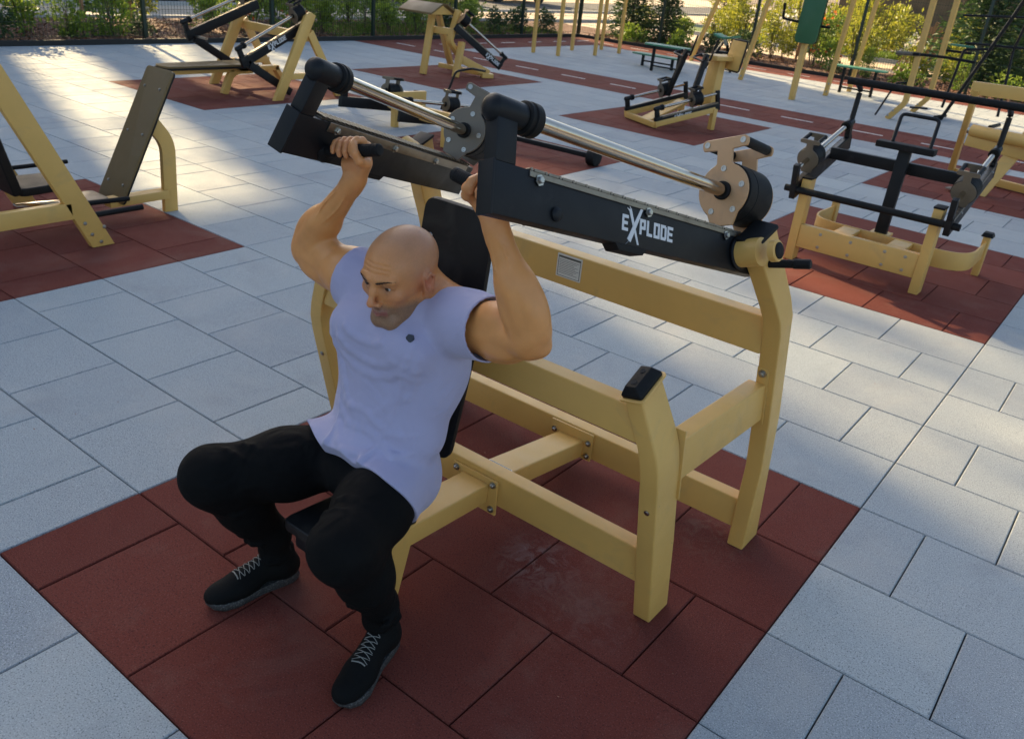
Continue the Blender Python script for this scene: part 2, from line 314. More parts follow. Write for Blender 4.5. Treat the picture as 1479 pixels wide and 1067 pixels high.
# ------------------------------------------------------------------ ground
TV=.47735
MATS=[(x,x+2,a*TV,b*TV) for x in (-10,-6,-2,2) for a,b in ((-5,0),(5,10),(13.25,18.25))]
TRACK=[(-13.05,8,9.15,10.72),(-13.05,-11.6,10.72,17.15),(-11.6,8,15.85,17.15)]
def region(x,y):
    for r in MATS:
        if r[0]<x<r[1] and r[2]<y<r[3]: return 1
    for r in TRACK:
        if r[0]<x<r[1] and r[2]<y<r[3]: return 2
    return 0
def paving():
    X0,X1,Y0,Y1=-13.05,8.,-6.2,17.15
    xs=sorted({v for r in MATS+TRACK for v in r[:2]}); ys=sorted({v for r in MATS+TRACK for v in r[2:]})
    data={0:([],[],[]),1:([],[],[]),2:([],[],[])}
    def tile(x0,x1,y0,y1,k,t):
        if x1-x0<.02 or y1-y0<.02: return
        v,f,c=data[k]; g=.0022; b=.004; z=rnd.uniform(-.0006,.0006); n=len(v)
        a,bb,cc,d=x0+g,x1-g,y0+g,y1-g; tl=[rnd.uniform(-.0007,.0007) for _ in range(4)]
        v+= [(a,cc,-.02),(bb,cc,-.02),(bb,d,-.02),(a,d,-.02),(a,cc,z-b),(bb,cc,z-b),(bb,d,z-b),(a,d,z-b),(a+b,cc+b,z+tl[0]),(bb-b,cc+b,z+tl[1]),(bb-b,d-b,z+tl[2]),(a+b,d-b,z+tl[3])]
        for i in range(4):
            j=(i+1)%4; f.append((n+i,n+j,n+4+j,n+4+i)); f.append((n+4+i,n+4+j,n+8+j,n+8+i))
        f.append((n+8,n+9,n+10,n+11)); c+= [t]*12
    r0=int(math.floor(Y0/TV))-1; r1=int(math.ceil(Y1/TV))+1
    for r in range(r0,r1):
        ya,yb=max(r*TV,Y0),min((r+1)*TV,Y1)
        if yb<=ya: continue
        v=-(r+1)           # row index used in the fit (v = -y)
        off=.25 if v%2==0 else 0.
        yy=[ya]+[y for y in ys if ya+.01<y<yb-.01]+[yb]
        x=math.floor(X0/.5)*.5-.5+off
        while x<X1:
            xa,xb=max(x,X0),min(x+.5,X1)
            if xb>xa+.01:
                base=rnd.gauss(0,1)
                xx=[xa]+[q for q in xs if xa+.01<q<xb-.01]+[xb]
                for i in range(len(xx)-1):
                    for j in range(len(yy)-1):
                        k=region((xx[i]+xx[i+1])/2,(yy[j]+yy[j+1])/2); s=base*.055+rnd.gauss(0,.02)
                        if k==0: c=(.342*(1+s),.366*(1+s),.366*(1+s*.8),1)
                        else: c=(.152*(1+s*1.4),.0355*(1+s*1.8),.0235*(1+s*1.6),1)
                        tile(xx[i],xx[i+1],yy[j],yy[j+1],k,c)
            x+=.5
    for k,nm,mm in ((0,'grey_paving','grey'),(1,'red_rubber_mats','red'),(2,'running_track','red')):
        v,f,c=data[k]; o=npobj(nm,v,f,mm,sm=False); setattr_pt(o,'tint',c,'FLOAT_COLOR'); tag(o,kind='structure')
paving()
def sheet(name,x0,x1,y0,y1,z,m,kind='structure',nx=1,ny=1,amp=0.):
    vs=[];fs=[]
    for j in range(ny+1):
        for i in range(nx+1):
            x=x0+(x1-x0)*i/nx; y=y0+(y1-y0)*j/ny; e=min(1,min(i,nx-i,j,ny-j)/2) if amp else 0
            vs.append((x,y,z+(rnd.uniform(-amp,amp)+amp*.8)*e))
    for j in range(ny):
        for i in range(nx): a=j*(nx+1)+i; fs.append((a,a+1,a+nx+2,a+nx+1))
    o=npobj(name,vs,fs,m,sm=bool(amp)); return tag(o,kind=kind)
sheet('paving_bed',-13.05,8,-6.2,17.15,-.016,'gap')
sheet('ground',-400,400,-400,500,-.10,'earth')
# track dashes
bm=bmesh.new()
def dash(x0,x1,y0,y1): box(bm,x0,x1,y0,y1,-.001,.0035)
for i in range(21): dash(-12.6+i*1.03,-12.6+i*1.03+.50,9.90,9.95)
for i in range(6): dash(-12.34,-12.29,10.9+i*1.03,11.4+i*1.03)
for i in range(20): dash(-12.0+i*1.03,-11.5+i*1.03,16.45,16.50)
o=obj('track_markings',bm,'white',sm=False); tag(o,kind='structure')
# ------------------------------------------------------------------ main shoulder press machine
OX,OY=-.298,-1.189
PM=empty('shoulder_press_machine',(-1.0,-1.0,0),'large cream and black shoulder press machine in front, the man sits on it','exercise machine')
# rings: inward shift at front edge, (b,z) front edge, inward shift at back edge, (b,z) back edge
FL=[(0,0,0,0,.123,0),(0,-.072,.30,0,.060,.30),(0,-.134,.565,0,-.022,.62),(-.004,-.146,.625,-.004,-.035,.672),(-.016,-.152,.675,-.014,-.045,.715),(-.075,-.172,.827,-.067,-.087,.869)]
RL=[(0,.57,0,0,.705,0),(0,.56,.347,0,.645,.314),(0,.508,.554,0,.600,.554),(0,.400,.90,0,.488,.89),(-.003,.380,.945,-.003,.478,.95),(-.014,.350,.995,-.012,.450,1.01),(-.070,.232,1.195,-.064,.330,1.235)]
def leg(xo,side,pr,name='leg',w=.060):
    bm=bmesh.new(); poly_loft(bm,[[V(xo+side*a,OY+b,c),V(xo+side*d,OY+e,f),V(xo+side*(d-w),OY+e,f-w*.0+(w*.30 if i==len(pr)-1 else 0)*0),V(xo+side*(a-w),OY+b,c)] for i,(a,b,c,d,e,f) in enumerate(pr)])
    return obj(name,bm,'beige',PM,bev=.007,seg=3)
XL=OX-1.45
fr=leg(OX,1,FL); rr=leg(OX+.06,1,RL); fl=leg(XL,-1,FL); rl=leg(XL-.0,-1,RL)
for xo,s,o in ((OX,1,fr),(XL,-1,fl)):
    for b,z in ((-.116,.60),(-.100,.47)):
        bm=bmesh.new(); lathe(bm,V(xo-s*.030,OY+b-.002+(.60-z)*.0,z),(0,-1,-.23),[(0,.014),(.004,.014),(.0041,.009),(.012,.009),(.014,.006)],n=12); obj('bolt',bm,'zinc',o)
    # bumper on its plate
    c=V(xo-s*.101,OY-.130,.850); d=V(0,.90,.43).normalized(); n=V(-s*.30,-.41,.86); sx=d.cross(n).normalized(); n=sx.cross(d).normalized()
    bm=bmesh.new(); pts=round_poly([(-.042,-.064),(.042,-.064),(.042,.064),(-.042,.064)],.016,4); prism(bm,pts,lambda p,q,h:c+sx*p+d*q+n*h,0,.007); pl=obj('bumper_plate',bm,'beige',o,bev=.0015)
    bm=bmesh.new(); hole=[]
    lo=round_poly([(-.034,-.055),(.034,-.055),(.034,.055),(-.034,.055)],.007,2); up=round_poly([(-.018,-.042),(.018,-.042),(.018,.042),(-.018,.042)],.004,2)
    poly_loft(bm,[[c+sx*p+d*q+n*h for p,q in lo] for h in (.007,.017)]+[[c+sx*p+d*q+n*.040 for p,q in up]]); obj('rubber_bumper',bm,'rubber',o,bev=.002)
    for q in (-.023,.023): bm=bmesh.new(); cyl(bm,c+d*q+n*.0398,c+d*q+n*.0412,.009,n=20); obj('screw_recess',bm,'gap',o)
for xo,s,o in ((OX+.06,1,rr),(XL,-1,rl)):
    a_=V(xo-s*.070,OY+.232,1.195); b_=V(xo-s*.064,OY+.330,1.235); ib=V(-s*.060,0,0); u_=V(-s*.30,-.36,.88).normalized()
    bm=bmesh.new(); poly_loft(bm,[[a_-V(-s*.004,.004,0)+u_*k,b_+V(s*.004,.004,0)+u_*k,b_+ib+V(-s*.004,.004,0)+u_*k,a_+ib+V(-s*.004,-.004,0)+u_*k] for k in (-.002,.010)]); obj('rubber_cap',bm,'rubber',o,bev=.003)
# side braces, rails and beams
xi=OX-.060; xj=XL+.060
def bar(name,x0,x1,y0,y1,z0,z1,bev=.007,m='beige'):
    bm=bmesh.new(); box(bm,x0,x1,y0,y1,z0,z1); return obj(name,bm,m,PM,bev=bev,seg=3)
for xc in (OX-.026,XL+.030):
    s=1 if xc>-1 else -1
    bm=bmesh.new(); poly_loft(bm,[[V(xc-.03,OY-.012,.545),V(xc+.03,OY-.012,.545),V(xc+.03,OY-.03,.690),V(xc-.03,OY-.03,.690)],[V(xc-.03+.03*(s>0),OY+.505,.560),V(xc+.03+.03*(s>0),OY+.505,.560),V(xc+.03+.03*(s>0),OY+.46,.705),V(xc-.03+.03*(s>0),OY+.46,.705)]]); br=obj('side_brace',bm,'beige',PM,bev=.007,seg=3)
    bm=bmesh.new(); poly_loft(bm,[[V(xc-.034,OY+a,z),V(xc+.034,OY+a,z),V(xc+.034,OY+a+.007,z),V(xc-.034,OY+a+.007,z)] for a,z in ((.005,.475),(-.044,.725))]); obj('brace_flange',bm,'beige',br,bev=.002)
    bm=bmesh.new(); poly_loft(bm,[[V(xc-.004+.03*(s>0),OY+a,z),V(xc+.066,OY+a,z),V(xc+.066,OY+a+.007,z),V(xc-.004+.03*(s>0),OY+a+.007,z)] for a,z in ((.500,.545),(.440,.765))]); obj('brace_flange',bm,'beige',br,bev=.002)
    bm=bmesh.new(); lathe(bm,V(xc+.045*s,OY+.446,.745),(0,-1,-.2),[(0,.014),(.004,.014),(.0041,.009),(.012,.009),(.014,.006)],n=12); obj('bolt',bm,'zinc',br)
rf=bar('front_rail',xj-.002,xi+.002,OY-.030,OY+.030,.150,.272)
rb=bar('rear_rail',xj-.002,xi+.062,OY+.580,OY+.640,.070,.190)
bar('cross_beam',xj-.035+.06,xi-.020,OY-.150,OY-.090,.690,.795)
bb=bar('back_beam',xj-.002,xi+.062,OY+.422,OY+.482,.812,.935)
# label sticker on back beam
def sticker(c,ex,ey,w,h,par):
    ex=V(ex).normalized(); ey=V(ey).normalized(); n=ex.cross(ey)
    bm=bmesh.new(); prism(bm,round_poly([(-w/2,-h/2),(w/2,-h/2),(w/2,h/2),(-w/2,h/2)],.003,2),lambda p,q,k:c+ex*p+ey*q+n*k,0,.0008); o=obj('label_sticker',bm,'label',par,sm=False)
    bm=bmesh.new()
    def r(a,b,cc,d): prism(bm,[(a*w,b*h),(cc*w,b*h),(cc*w,d*h),(a*w,d*h)],lambda p,q,k:c+ex*p+ey*q+n*k,.0009,.0012)
    r(-.45,.34,.45,.42); r(-.45,-.45,-.43,.33); r(.43,-.45,.45,.33); r(-.45,-.45,.45,-.43)
    for i in range(9): r(-.40,.24-i*.07,.40-.25*((i*37)%5)/5,.255-i*.07)
    obj('printed_lines',bm,'ink',o,sm=False)
sticker(V(-1.03,OY+.4215,.885),(1,0,0),(0,0,1),.105,.085,bb)
# centre beam front and rear of the front rail
def cb(name,p,q,w=.118,d=.075):
    bm=bmesh.new(); beam(bm,p,q,w,d); return obj(name,bm,'beige',PM,bev=.008,seg=3)
c1=cb('centre_beam',(-1.012,OY+.576,.105),(-1.008,OY+.042,.185)); c2=cb('centre_beam',(-1.006,OY-.042,.192),(-.992,-1.74,.236))
for y,z,o in ((OY+.036,.205,c1),(OY-.036,.205,c2),(OY+.573,.115,c1)):
    bm=bmesh.new(); box(bm,-1.012-.10,-1.012+.10,y-.0045,y+.0045,z-.09 if y<OY+.5 else .065,z+.045 if y<OY+.5 else .185); obj('flange',bm,'beige',o,bev=.002)
    for a in (-.082,.082):
        for dz in (.028,-.07):
            if y>OY+.5 and dz<0: dz=-.03
            sgn=-1 if y<OY+.02 or y>OY+.5 else 1
            bm=bmesh.new(); lathe(bm,V(-1.012+a,y+sgn*.0045,z+dz),(0,sgn,0),[(0,.013),(.003,.013),(.0031,.0085),(.009,.0085),(.012,.005),(.013,.003)],n=12); obj('bolt',bm,'zinc',o)
sticker(V(-1.005,OY+.085,.2195),(1,0,-.0),(0,1,-.15),.105,.03,c1)
bm=bmesh.new(); poly_loft(bm,[[V(-1.03+a,-1.715+b,0) for a,b in ((-.0,-.03),(.09,-.03),(.09,.05),(-.0,.05))],[V(-1.03+a,-1.63+b,.30) for a,b in ((-.0,-.03),(.09,-.03),(.09,.05),(-.0,.05))]]); obj('seat_post',bm,'beige',PM,bev=.007,seg=3)
bm=bmesh.new(); prism(bm,round_poly([(-1.125,-1.955),(-.885,-1.955),(-.945,-1.58),(-1.11,-1.58)],.03,5),lambda p,q,h:V(p,q,.330+h+(q+1.76)*-.03),0,.036); st=obj('seat',bm,'hdpe',PM,bev=.008,seg=3)
bm=bmesh.new(); box(bm,-1.10,-.93,-1.93,-1.60,.272,.333); obj('seat_frame',bm,'black',st,bev=.008)
pb=[V(0,-1.385,1.215),V(0,-1.495,.47)]
def bp(p,q,h):  # p across, q 0 bottom..1 top
    d=(pb[0]-pb[1]); n=V(0,-1,-.15).normalized(); return V(-1.012+p,0,0)+pb[1]+d*q+n*h
bm=bmesh.new(); prism(bm,round_poly([(-.11,0),(.11,0),(.135,.5),(.128,1),(-.128,1),(-.135,.5)],.045,6),lambda p,q,h:bp(p,q,h),0,.018)
# rounding in mixed units: rebuild corners evenly
bm.free(); bm=bmesh.new(); Lb=(pb[0]-pb[1]).length; prism(bm,round_poly([(-.112,0),(.112,0),(.136,Lb*.5),(.128,Lb),(-.128,Lb),(-.136,Lb*.5)],.038,6),lambda p,q,h:bp(p,q/Lb,h),0,.018)
bk=obj('backrest',bm,'hdpe',PM,bev=.004)
for p,q in ((-.09,.86),(.095,.70),(-.09,.45),(.09,.2)):
    bm=bmesh.new(); lathe(bm,bp(p,q,.018),V(0,-1,-.15),[(0,.008),(.0018,.007),(.0018,.004),(.0006,.0035)],n=16); obj('bolt',bm,'zinc',bk)
bm=bmesh.new(); beam(bm,bp(0,.95,-.022),bp(0,.02,-.022),.12,.04,up=(0,1,0)); obj('backrest_frame',bm,'black',bk,bev=.006)
bm=bmesh.new(); beam(bm,V(-1.012,OY-.15,.745),V(-1.012,-1.44,.745),.09,.07); obj('backrest_mount',bm,'beige',PM,bev=.006)
# levers
o3=V(OX,OY,0)
FN=[(-.191,-.939,.285),(-.297,.332,.895),(.936,-.087,.342)]
ln,an=lever(PM,o3+V(-.069,.246,1.158),FN,dict(L=.959,text=.535,tsc=1.12,sleeve=.075,hl=.82,tip=(-.774,-1.712,1.395)))
bm=bmesh.new(); lathe(bm,an(0,0,.105),V(*FN[2]),[(0,.030),(.018,.030),(.021,.027)],n=32); obj('pivot_ring',bm,'beige',ln)
bm=bmesh.new(); lathe(bm,an(0,0,.125),V(*FN[2]),[(0,.023),(.003,.023),(.006,.018),(.0065,.006)],n=32); obj('pivot_cap',bm,'rubber',ln)
bm=bmesh.new(); lathe(bm,an(-.055,-.02,-.01),V(.97,.10,.24),[(0,.012),(.14,.012),(.142,.014),(.185,.014),(.188,.011)],n=20); obj('rear_peg',bm,'rubber',ln)
FF=[(.242,-.925,.292),(.264,.352,.898),(-.934,-.14,.33)]
lf,af=lever(PM,o3+V(-1.212,.270,1.136),FF,dict(L=.962,pm='dplate',coil=1,sleeve=.19,hl=.79,tip=(-1.09,-1.638,1.376)))
# inner face details of the far arm: strip and bolts seen from the inside
bm=bmesh.new(); poly_loft(bm,[[af(l,h,w) for h,w in ((.034,-.0425),(.034,-.0460),(.060,-.0460),(.060,-.0425))] for l in (-.06,.83)]); obj('toothed_rack',bm,'rack',lf,bev=.001)
for l in (.79,.47,.19):
    bm=bmesh.new(); lathe(bm,af(l,.044,-.046),-V(*FF[2]),[(0,.013),(.002,.013),(.0021,.0085),(.007,.0085),(.009,.0065)],n=6); obj('bolt',bm,'zinc',lf)
# ------------------------------------------------------------------ rack machine on the right mat
def B(name,par,p,q,w,d,m='beige',up=(0,0,1),bev=.006): 
    bm=bmesh.new(); beam(bm,p,q,w,d,up); return obj(name,bm,m,par,bev=bev)
def T(name,par,pts,r,m='black',fr=.05,n=14,closed=False):
    bm=bmesh.new(); tube(bm,pts,r,fr,n,closed=closed); return obj(name,bm,m,par)
def bolts(par,ps,ax,r=.009):
    for p in ps:
        bm=bmesh.new(); bolt(bm,V(p),V(ax),r); obj('bolt',bm,'zinc',par)
RM=empty('squat_rack_machine',(-1.0,3.3,0),'cream and black lever machine with a high round crossbar, right of the shoulder press','exercise machine')
for x in (-1.49,-.585):
    g=B('leg',RM,(x,3.02,0),(x,3.02,.60),.065,.11,up=(0,1,0))
    bm=bmesh.new(); box(bm,x-.036,x+.036,2.962,3.078,.598,.612); obj('rubber_cap',bm,'rubber',g,bev=.003)
fb=B('front_beam',RM,(-1.457,3.0,.19),(-.618,3.0,.19),.05,.17)
bolts(fb,[(x,2.974,z) for x in (-1.30,-1.08,-.84,-.70) for z in (.235,.14)],(0,-1,0),.008)
bm=bmesh.new(); sweep(bm,fillet([(-1.50,3.95,.20),(-1.52,3.32,.20),(-.95,3.30,.20),(-.36,3.28,.20),(-.36,3.85,.20)],.24,8),rect(.012,.13)); obj('curved_strip',bm,'beige',RM,bev=.002)
for x in (-1.18,-.80): B('rung',RM,(x,3.02,.245),(x,3.32,.245),.13,.03)
for x in (-1.505,-.365):
    g=B('bumper_post',RM,(x,3.88,0),(x,3.88,.30),.05,.07,up=(0,1,0)); bm=bmesh.new(); poly_loft(bm,[[V(x+a*.042,3.88+b*.05,.300) for a,b in ((-1,-1),(1,-1),(1,1),(-1,1))],[V(x+a*.030,3.88+b*.036,.330) for a,b in ((-1,-1),(1,-1),(1,1),(-1,1))]]); obj('rubber_bumper',bm,'rubber',g,bev=.003)
cp=B('centre_post',RM,(-.99,3.36,.24),(-.99,3.40,.86),.085,.05,'black',up=(0,1,0))
bm=bmesh.new(); box(bm,-1.06,-.92,3.30,3.44,.24,.262); obj('post_flange',bm,'beige',cp,bev=.003)
B('rear_crossbar',RM,(-1.54,3.52,.72),(-.49,3.52,.72),.05,.085,'black')
tp=B('pad_bar',RM,(-1.19,3.38,.88),(-.79,3.38,.88),.10,.045,'rubber')
T('grab_frame',RM,[(-1.10,3.42,.90),(-1.12,3.55,1.08),(-.86,3.55,1.08),(-.84,3.42,.90)],.013,'black',.035)
T('front_crossbar',RM,[(-1.62,2.93,.52),(-.42,2.93,.52)],.024,'rubber',0)
el=R(14)
for sx,x,ps in ((-1,-1.575,(-1.575,2.98,.52)),(1,-.47,(-.47,2.98,.52))):
    F=[(0,math.cos(el),math.sin(el)),(0,-math.sin(el),math.cos(el)),(sx,0,0)]
    lv,at=lever(RM,ps,F,dict(det=1,pm='dplate',L=.98,lc=.27,lb=-.08,tail=1,stop=0))
    T('upright',lv,[at(.93,.06,-.02),at(.93,.06,-.02)+V(0,.04,.36),at(.93,.06,-.02)+V(0,-.10,.42)],.02,'black',.03)
top=at(.93,.06,-.02)+V(0,-.10,.42)
T('top_crossbar',RM,[(-1.62,top.y,top.z),(-.33,top.y,top.z)],.027,'rubber',0)
# ------------------------------------------------------------------ leg press at the left edge
LM=empty('leg_press_machine',(-4.9,-.8,0),'cream leg press with a bronze footboard and black seat, left edge','exercise machine')
for x in (-4.5,-5.45):
    bm=bmesh.new(); prism(bm,[(-.74,0),(-.60,0),(-1.30,1.52),(-1.44,1.52)],lambda p,q,h:V(x+h,p,q),0,-.05); g=obj('slanted_leg',bm,'beige',LM,bev=.005)
    if x>-5: bolts(g,[(x,-.735,.085),(x,-.655,.12),(x,-.685,.03),(x,-.77,.16)],(1,0,0),.008)
    B('side_rail',LM,(x-.025,-.83,.245),(x-.025,-2.2,.245),.05,.10)
bm=bmesh.new(); Lf=((.50)**2+(.86)**2)**.5; dn=V(0,.46,.84).normalized(); nn=V(0,-.84,.46).normalized()
prism(bm,round_poly([(-.15,0),(.15,0),(.15,.94),(-.15,.94)],.03,4),lambda p,q,h:V(-5.0+p,-.33,.12)+dn*q+nn*h,0,.018); fb=obj('footboard',bm,['hpl'],LM,bev=.002)
bolts(fb,[tuple(V(-5.0+p,-.33,.12)+dn*q+nn*.018) for p in (-.09,.09) for q in (.12,.48,.80)],tuple(nn),.007)
bm=bmesh.new(); prism(bm,round_poly([(-.151,-.001),(.151,-.001),(.151,.941),(-.151,.941)],.03,4),lambda p,q,h:V(-5.0+p,-.33,.12)+dn*q+nn*h,-.012,-.001); obj('board_edge',bm,'hdpe',fb,bev=.001)
bm=bmesh.new(); sweep(bm,fillet([(-4.93,.05,0),(-4.93,.07,.48),(-4.93,-.035,.62)],.10,7),rect(.10,.04),up=(1,0,0)); obj('arch',bm,'beige',LM,bev=.004)
B('floor_rail',LM,(-4.93,.03,.13),(-4.93,-.40,.13),.09,.06)
bm=bmesh.new(); beam(bm,(-5.0,-.98,.28),(-5.0,-1.20,1.25),.34,.06,up=(0,1,0)); obj('backrest',bm,'hdpe',LM,bev=.02,seg=3)
bm=bmesh.new(); prism(bm,round_poly([(-.17,-.97),(.17,-.97),(.14,-.62),(-.14,-.62)],.05,4),lambda p,q,h:V(-5.0+p,q,.27+h),0,.05); obj('seat',bm,'hdpe',LM,bev=.012,seg=3)
T('handle',LM,[(-5.3,-.96,.33),(-5.3,-.45,.33)],.014,'rubber',0); T('handle',LM,[(-4.72,-.92,.22),(-4.72,-.36,.20)],.016,'rubber',0); T('handle',LM,[(-4.60,-.70,.17),(-4.60,-.34,.17)],.018,'rubber',0)
B('slide_rail',LM,(-5.0,-.95,.17),(-5.0,-.30,.12),.05,.04,'chrome')
bm=bmesh.new(); prism(bm,round_poly([(-.09,-.60),(.09,-.60),(.12,-.40),(-.12,-.40)],.04,4),lambda p,q,h:V(-5.0+p,q,.16+h),0,.012); obj('slide_plate',bm,'dplate',LM,bev=.003)
# ------------------------------------------------------------------ incline press (top left)
IM=empty('incline_press_machine',(-8.8,3.8,0),'cream A-frame press with two raised black levers and a long flat bench','exercise machine')
for x in (-8.16,-9.45):
    bm=bmesh.new(); prism(bm,[(3.45,0),(3.58,0),(4.06,.88),(4.10,.96),(4.02,1.0),(3.94,.95)],lambda p,q,h:V(x+h,p,q),0,-.05); obj('leg',bm,'beige',IM,bev=.005)
    bm=bmesh.new(); prism(bm,[(4.42,0),(4.54,0),(4.06,.80),(3.98,.74)],lambda p,q,h:V(x-.006+h,p,q),0,-.045); obj('leg',bm,'beige',IM,bev=.005)
    B('brace',IM,(x-.025,3.70,.27),(x-.025,4.38,.27),.045,.07)
bm=bmesh.new(); box(bm,-9.5,-8.21,3.99,4.05,.66,.76); obj('cross_beam',bm,'beige',IM,bev=.005)
bm=bmesh.new(); prism(bm,round_poly([(-8.94,2.38),(-8.66,2.38),(-8.62,3.62),(-8.98,3.62)],.08,5),lambda p,q,h:V(p,q,.335+h),0,.022); bn=obj('bench_board',bm,'hpl',IM,bev=.003)
bm=bmesh.new(); prism(bm,round_poly([(-8.95,2.37),(-8.65,2.37),(-8.61,3.63),(-8.99,3.63)],.08,5),lambda p,q,h:V(p,q,.312+h),0,.021); obj('board_edge',bm,'hdpe',bn)
B('bench_rail',IM,(-8.8,2.42,.28),(-8.8,4.0,.28),.09,.06)
bm=bmesh.new(); sweep(bm,fillet([(-8.78,3.18,0),(-8.78,3.30,.27),(-8.78,3.6,.27)],.12,5),rect(.09,.05),up=(1,0,0)); obj('bench_leg',bm,'beige',IM,bev=.005)
B('bench_leg',IM,(-8.8,4.15,0),(-8.8,3.95,.30),.09,.06,up=(0,1,0))
for x,sx,e in ((-8.22,1,-24),(-9.40,-1,-20)):
    el=R(e); F=[(0,-math.cos(el),math.sin(el)),(0,math.sin(el),math.cos(el)),(sx,0,0)]
    lv,at=lever(IM,(x-sx*.05,4.02,.83 if sx>0 else .93),F,dict(det=0,pm='dplate',text=.60 if sx>0 else 0,tsc=1.5,L=1.0,lc=.10,stop=0))
    e0=at(.93,-.05,-.02); B('push_arm',IM,e0+V(0,.02,0),e0+V(0,.60,-.34),.05,.09,'black')
    T('handle',IM,[at(.9,-.03,0),at(.9,-.03,0)-V(sx*.28,0,0)],.016,'zinc',0)
# ------------------------------------------------------------------ pull-over machine (top centre)
CM=empty('cable_bench_machine',(-9.2,7.6,0),'cream trestle machine with a roof-shaped bronze pad and one tilted black lever, top centre','exercise machine')
def raked(name,par,a,b,w=.11,d=.06,up=(0,1,0)): return B(name,par,a,b,w,d,up=up)
raked('leg',CM,(-9.28,7.20,0),(-9.34,7.42,.90)); raked('leg',CM,(-9.58,8.22,0),(-9.40,7.62,.88)); 
for s in (0,1):
    bm=bmesh.new(); prism(bm,[(-9.72,7.05+.0),(-9.02,7.05),(-9.02,7.30),(-9.72,7.30)],lambda p,q,h:V(p,(q if not s else 14.72-q),.90+(q-7.05)*.52+h-.0),0,.03); obj('roof_pad',bm,'hpl',CM,bev=.004)
bm=bmesh.new(); prism(bm,[(7.08,.90),(7.36,1.03),(7.64,.90)],lambda p,q,h:V(h,p,q),-9.12,-9.08); obj('end_plate',bm,'beige',CM)
raked('leg',CM,(-8.86,7.50,0),(-8.90,7.66,.52)); 
bm=bmesh.new(); sweep(bm,fillet([(-9.0,7.85,.18),(-9.02,7.50,.52),(-8.98,7.62,.98)],.05,3),rect(.06,.10),up=(1,0,0)); obj('bent_post',bm,'beige',CM,bev=.005)
B('upper_beam',CM,(-9.35,7.42,.66),(-8.98,7.54,.66),.06,.10); B('floor_rail',CM,(-9.45,7.75,.10),(-8.65,8.05,.05),.06,.07)
B('floor_rail',CM,(-8.95,7.60,.30),(-8.66,8.08,.06),.06,.12); B('foot',CM,(-8.72,7.98,.03),(-8.62,8.14,.03),.14,.07)
d=V(.42,.78,-.62).normalized(); wv=V(.88,-.47,0).normalized(); hv=wv.cross(d).normalized(); hv=hv if hv.z>0 else -hv
lever(CM,(-8.86,7.58,.68),[tuple(d),tuple(hv),tuple(wv)],dict(det=0,pm='plate',text=.55,tsc=1.5,L=.88,lc=.02,dir=-1,stop=0))
# ------------------------------------------------------------------ two lever bench (upper right of centre)
SM=empty('step_lever_machine',(-4.95,7.3,0),'low cream machine with twin black levers, bent handlebars and a boxy column','exercise machine')
ang=R(-27); bx=V(math.cos(ang),math.sin(ang),0); by=V(-math.sin(ang),math.cos(ang),0); bo=V(-5.13,6.98,0)
def S(x,y,z): return bo+bx*x+by*y+V(0,0,z)
B('front_rail',SM,S(-.36,0,.05),S(.36,0,.05),.06,.07); 
for x in (-.36,.36):
    B('side_rail',SM,S(x,-.02,.06),S(x,.88,.26),.06,.07); B('leg',SM,S(x,.88,0),S(x,.88,.27),.08,.06,up=tuple(by))
B('centre_plate',SM,S(.02,.05,.05),S(.02,.62,.30),.22,.03)
bm=bmesh.new(); poly_loft(bm,[[S(a,b,0.2) for a,b in ((-.12,.95),(.16,.95),(.16,1.08),(-.12,1.08))],[S(a,b,.86) for a,b in ((-.10,1.02),(.12,1.02),(.12,1.12),(-.10,1.12))]]); obj('column',bm,'beige',SM,bev=.01)
bm=bmesh.new(); poly_loft(bm,[[S(a,b,c) for a,b in ((-.10,.90),(.20,.90),(.20,1.35),(-.10,1.35))] for c in (.84,.90)]); obj('column_head',bm,'beige',SM,bev=.01)
bm=bmesh.new(); poly_loft(bm,[[S(a,b,1.10) for a,b in ((.06,1.20),(.36,1.20),(.36,1.24),(.06,1.24))],[S(a,b,.74) for a,b in ((.06,1.14),(.36,1.14),(.36,1.18),(.06,1.18))]]); hb=obj('headboard',bm,'beige',SM,bev=.008)
T('board_rim',hb,[S(.05,1.21,1.11),S(.37,1.21,1.11),S(.37,1.15,.73),S(.05,1.15,.73)],.012,'black',.04,closed=True)
for x,sx in ((-.38,-1),(.38,1)):
    e=R(13); F=[tuple(-by*math.cos(e)-V(0,0,math.sin(e))),tuple(by*-math.sin(e)+V(0,0,math.cos(e))),tuple(bx*sx)]
    lv,at=lever(SM,S(x,.92,.30),F,dict(det=0,pm='dplate',text=.68 if sx>0 else 0,tsc=1.4,L=.96,lc=.40,tail=1,lb=-.03,stop=0))
for x in (-.28,.26):
    B('handle_post',SM,S(x,.55,.32),S(x*.8,.72,.92),.06,.06,'black',up=tuple(by)); x2=x*.8
    T('handlebar',SM,[S(x2-.20,.80,.90),S(x2+.0,.72,.88),S(x2+.16,.66,.86),S(x2+.20,.70,1.12)],.013,'black',.04)
    T('handlebar',SM,[S(x2-.20,.80,.90),S(x2-.16,.62,.86),S(x2+.10,.60,.84)],.013,'black',.04)
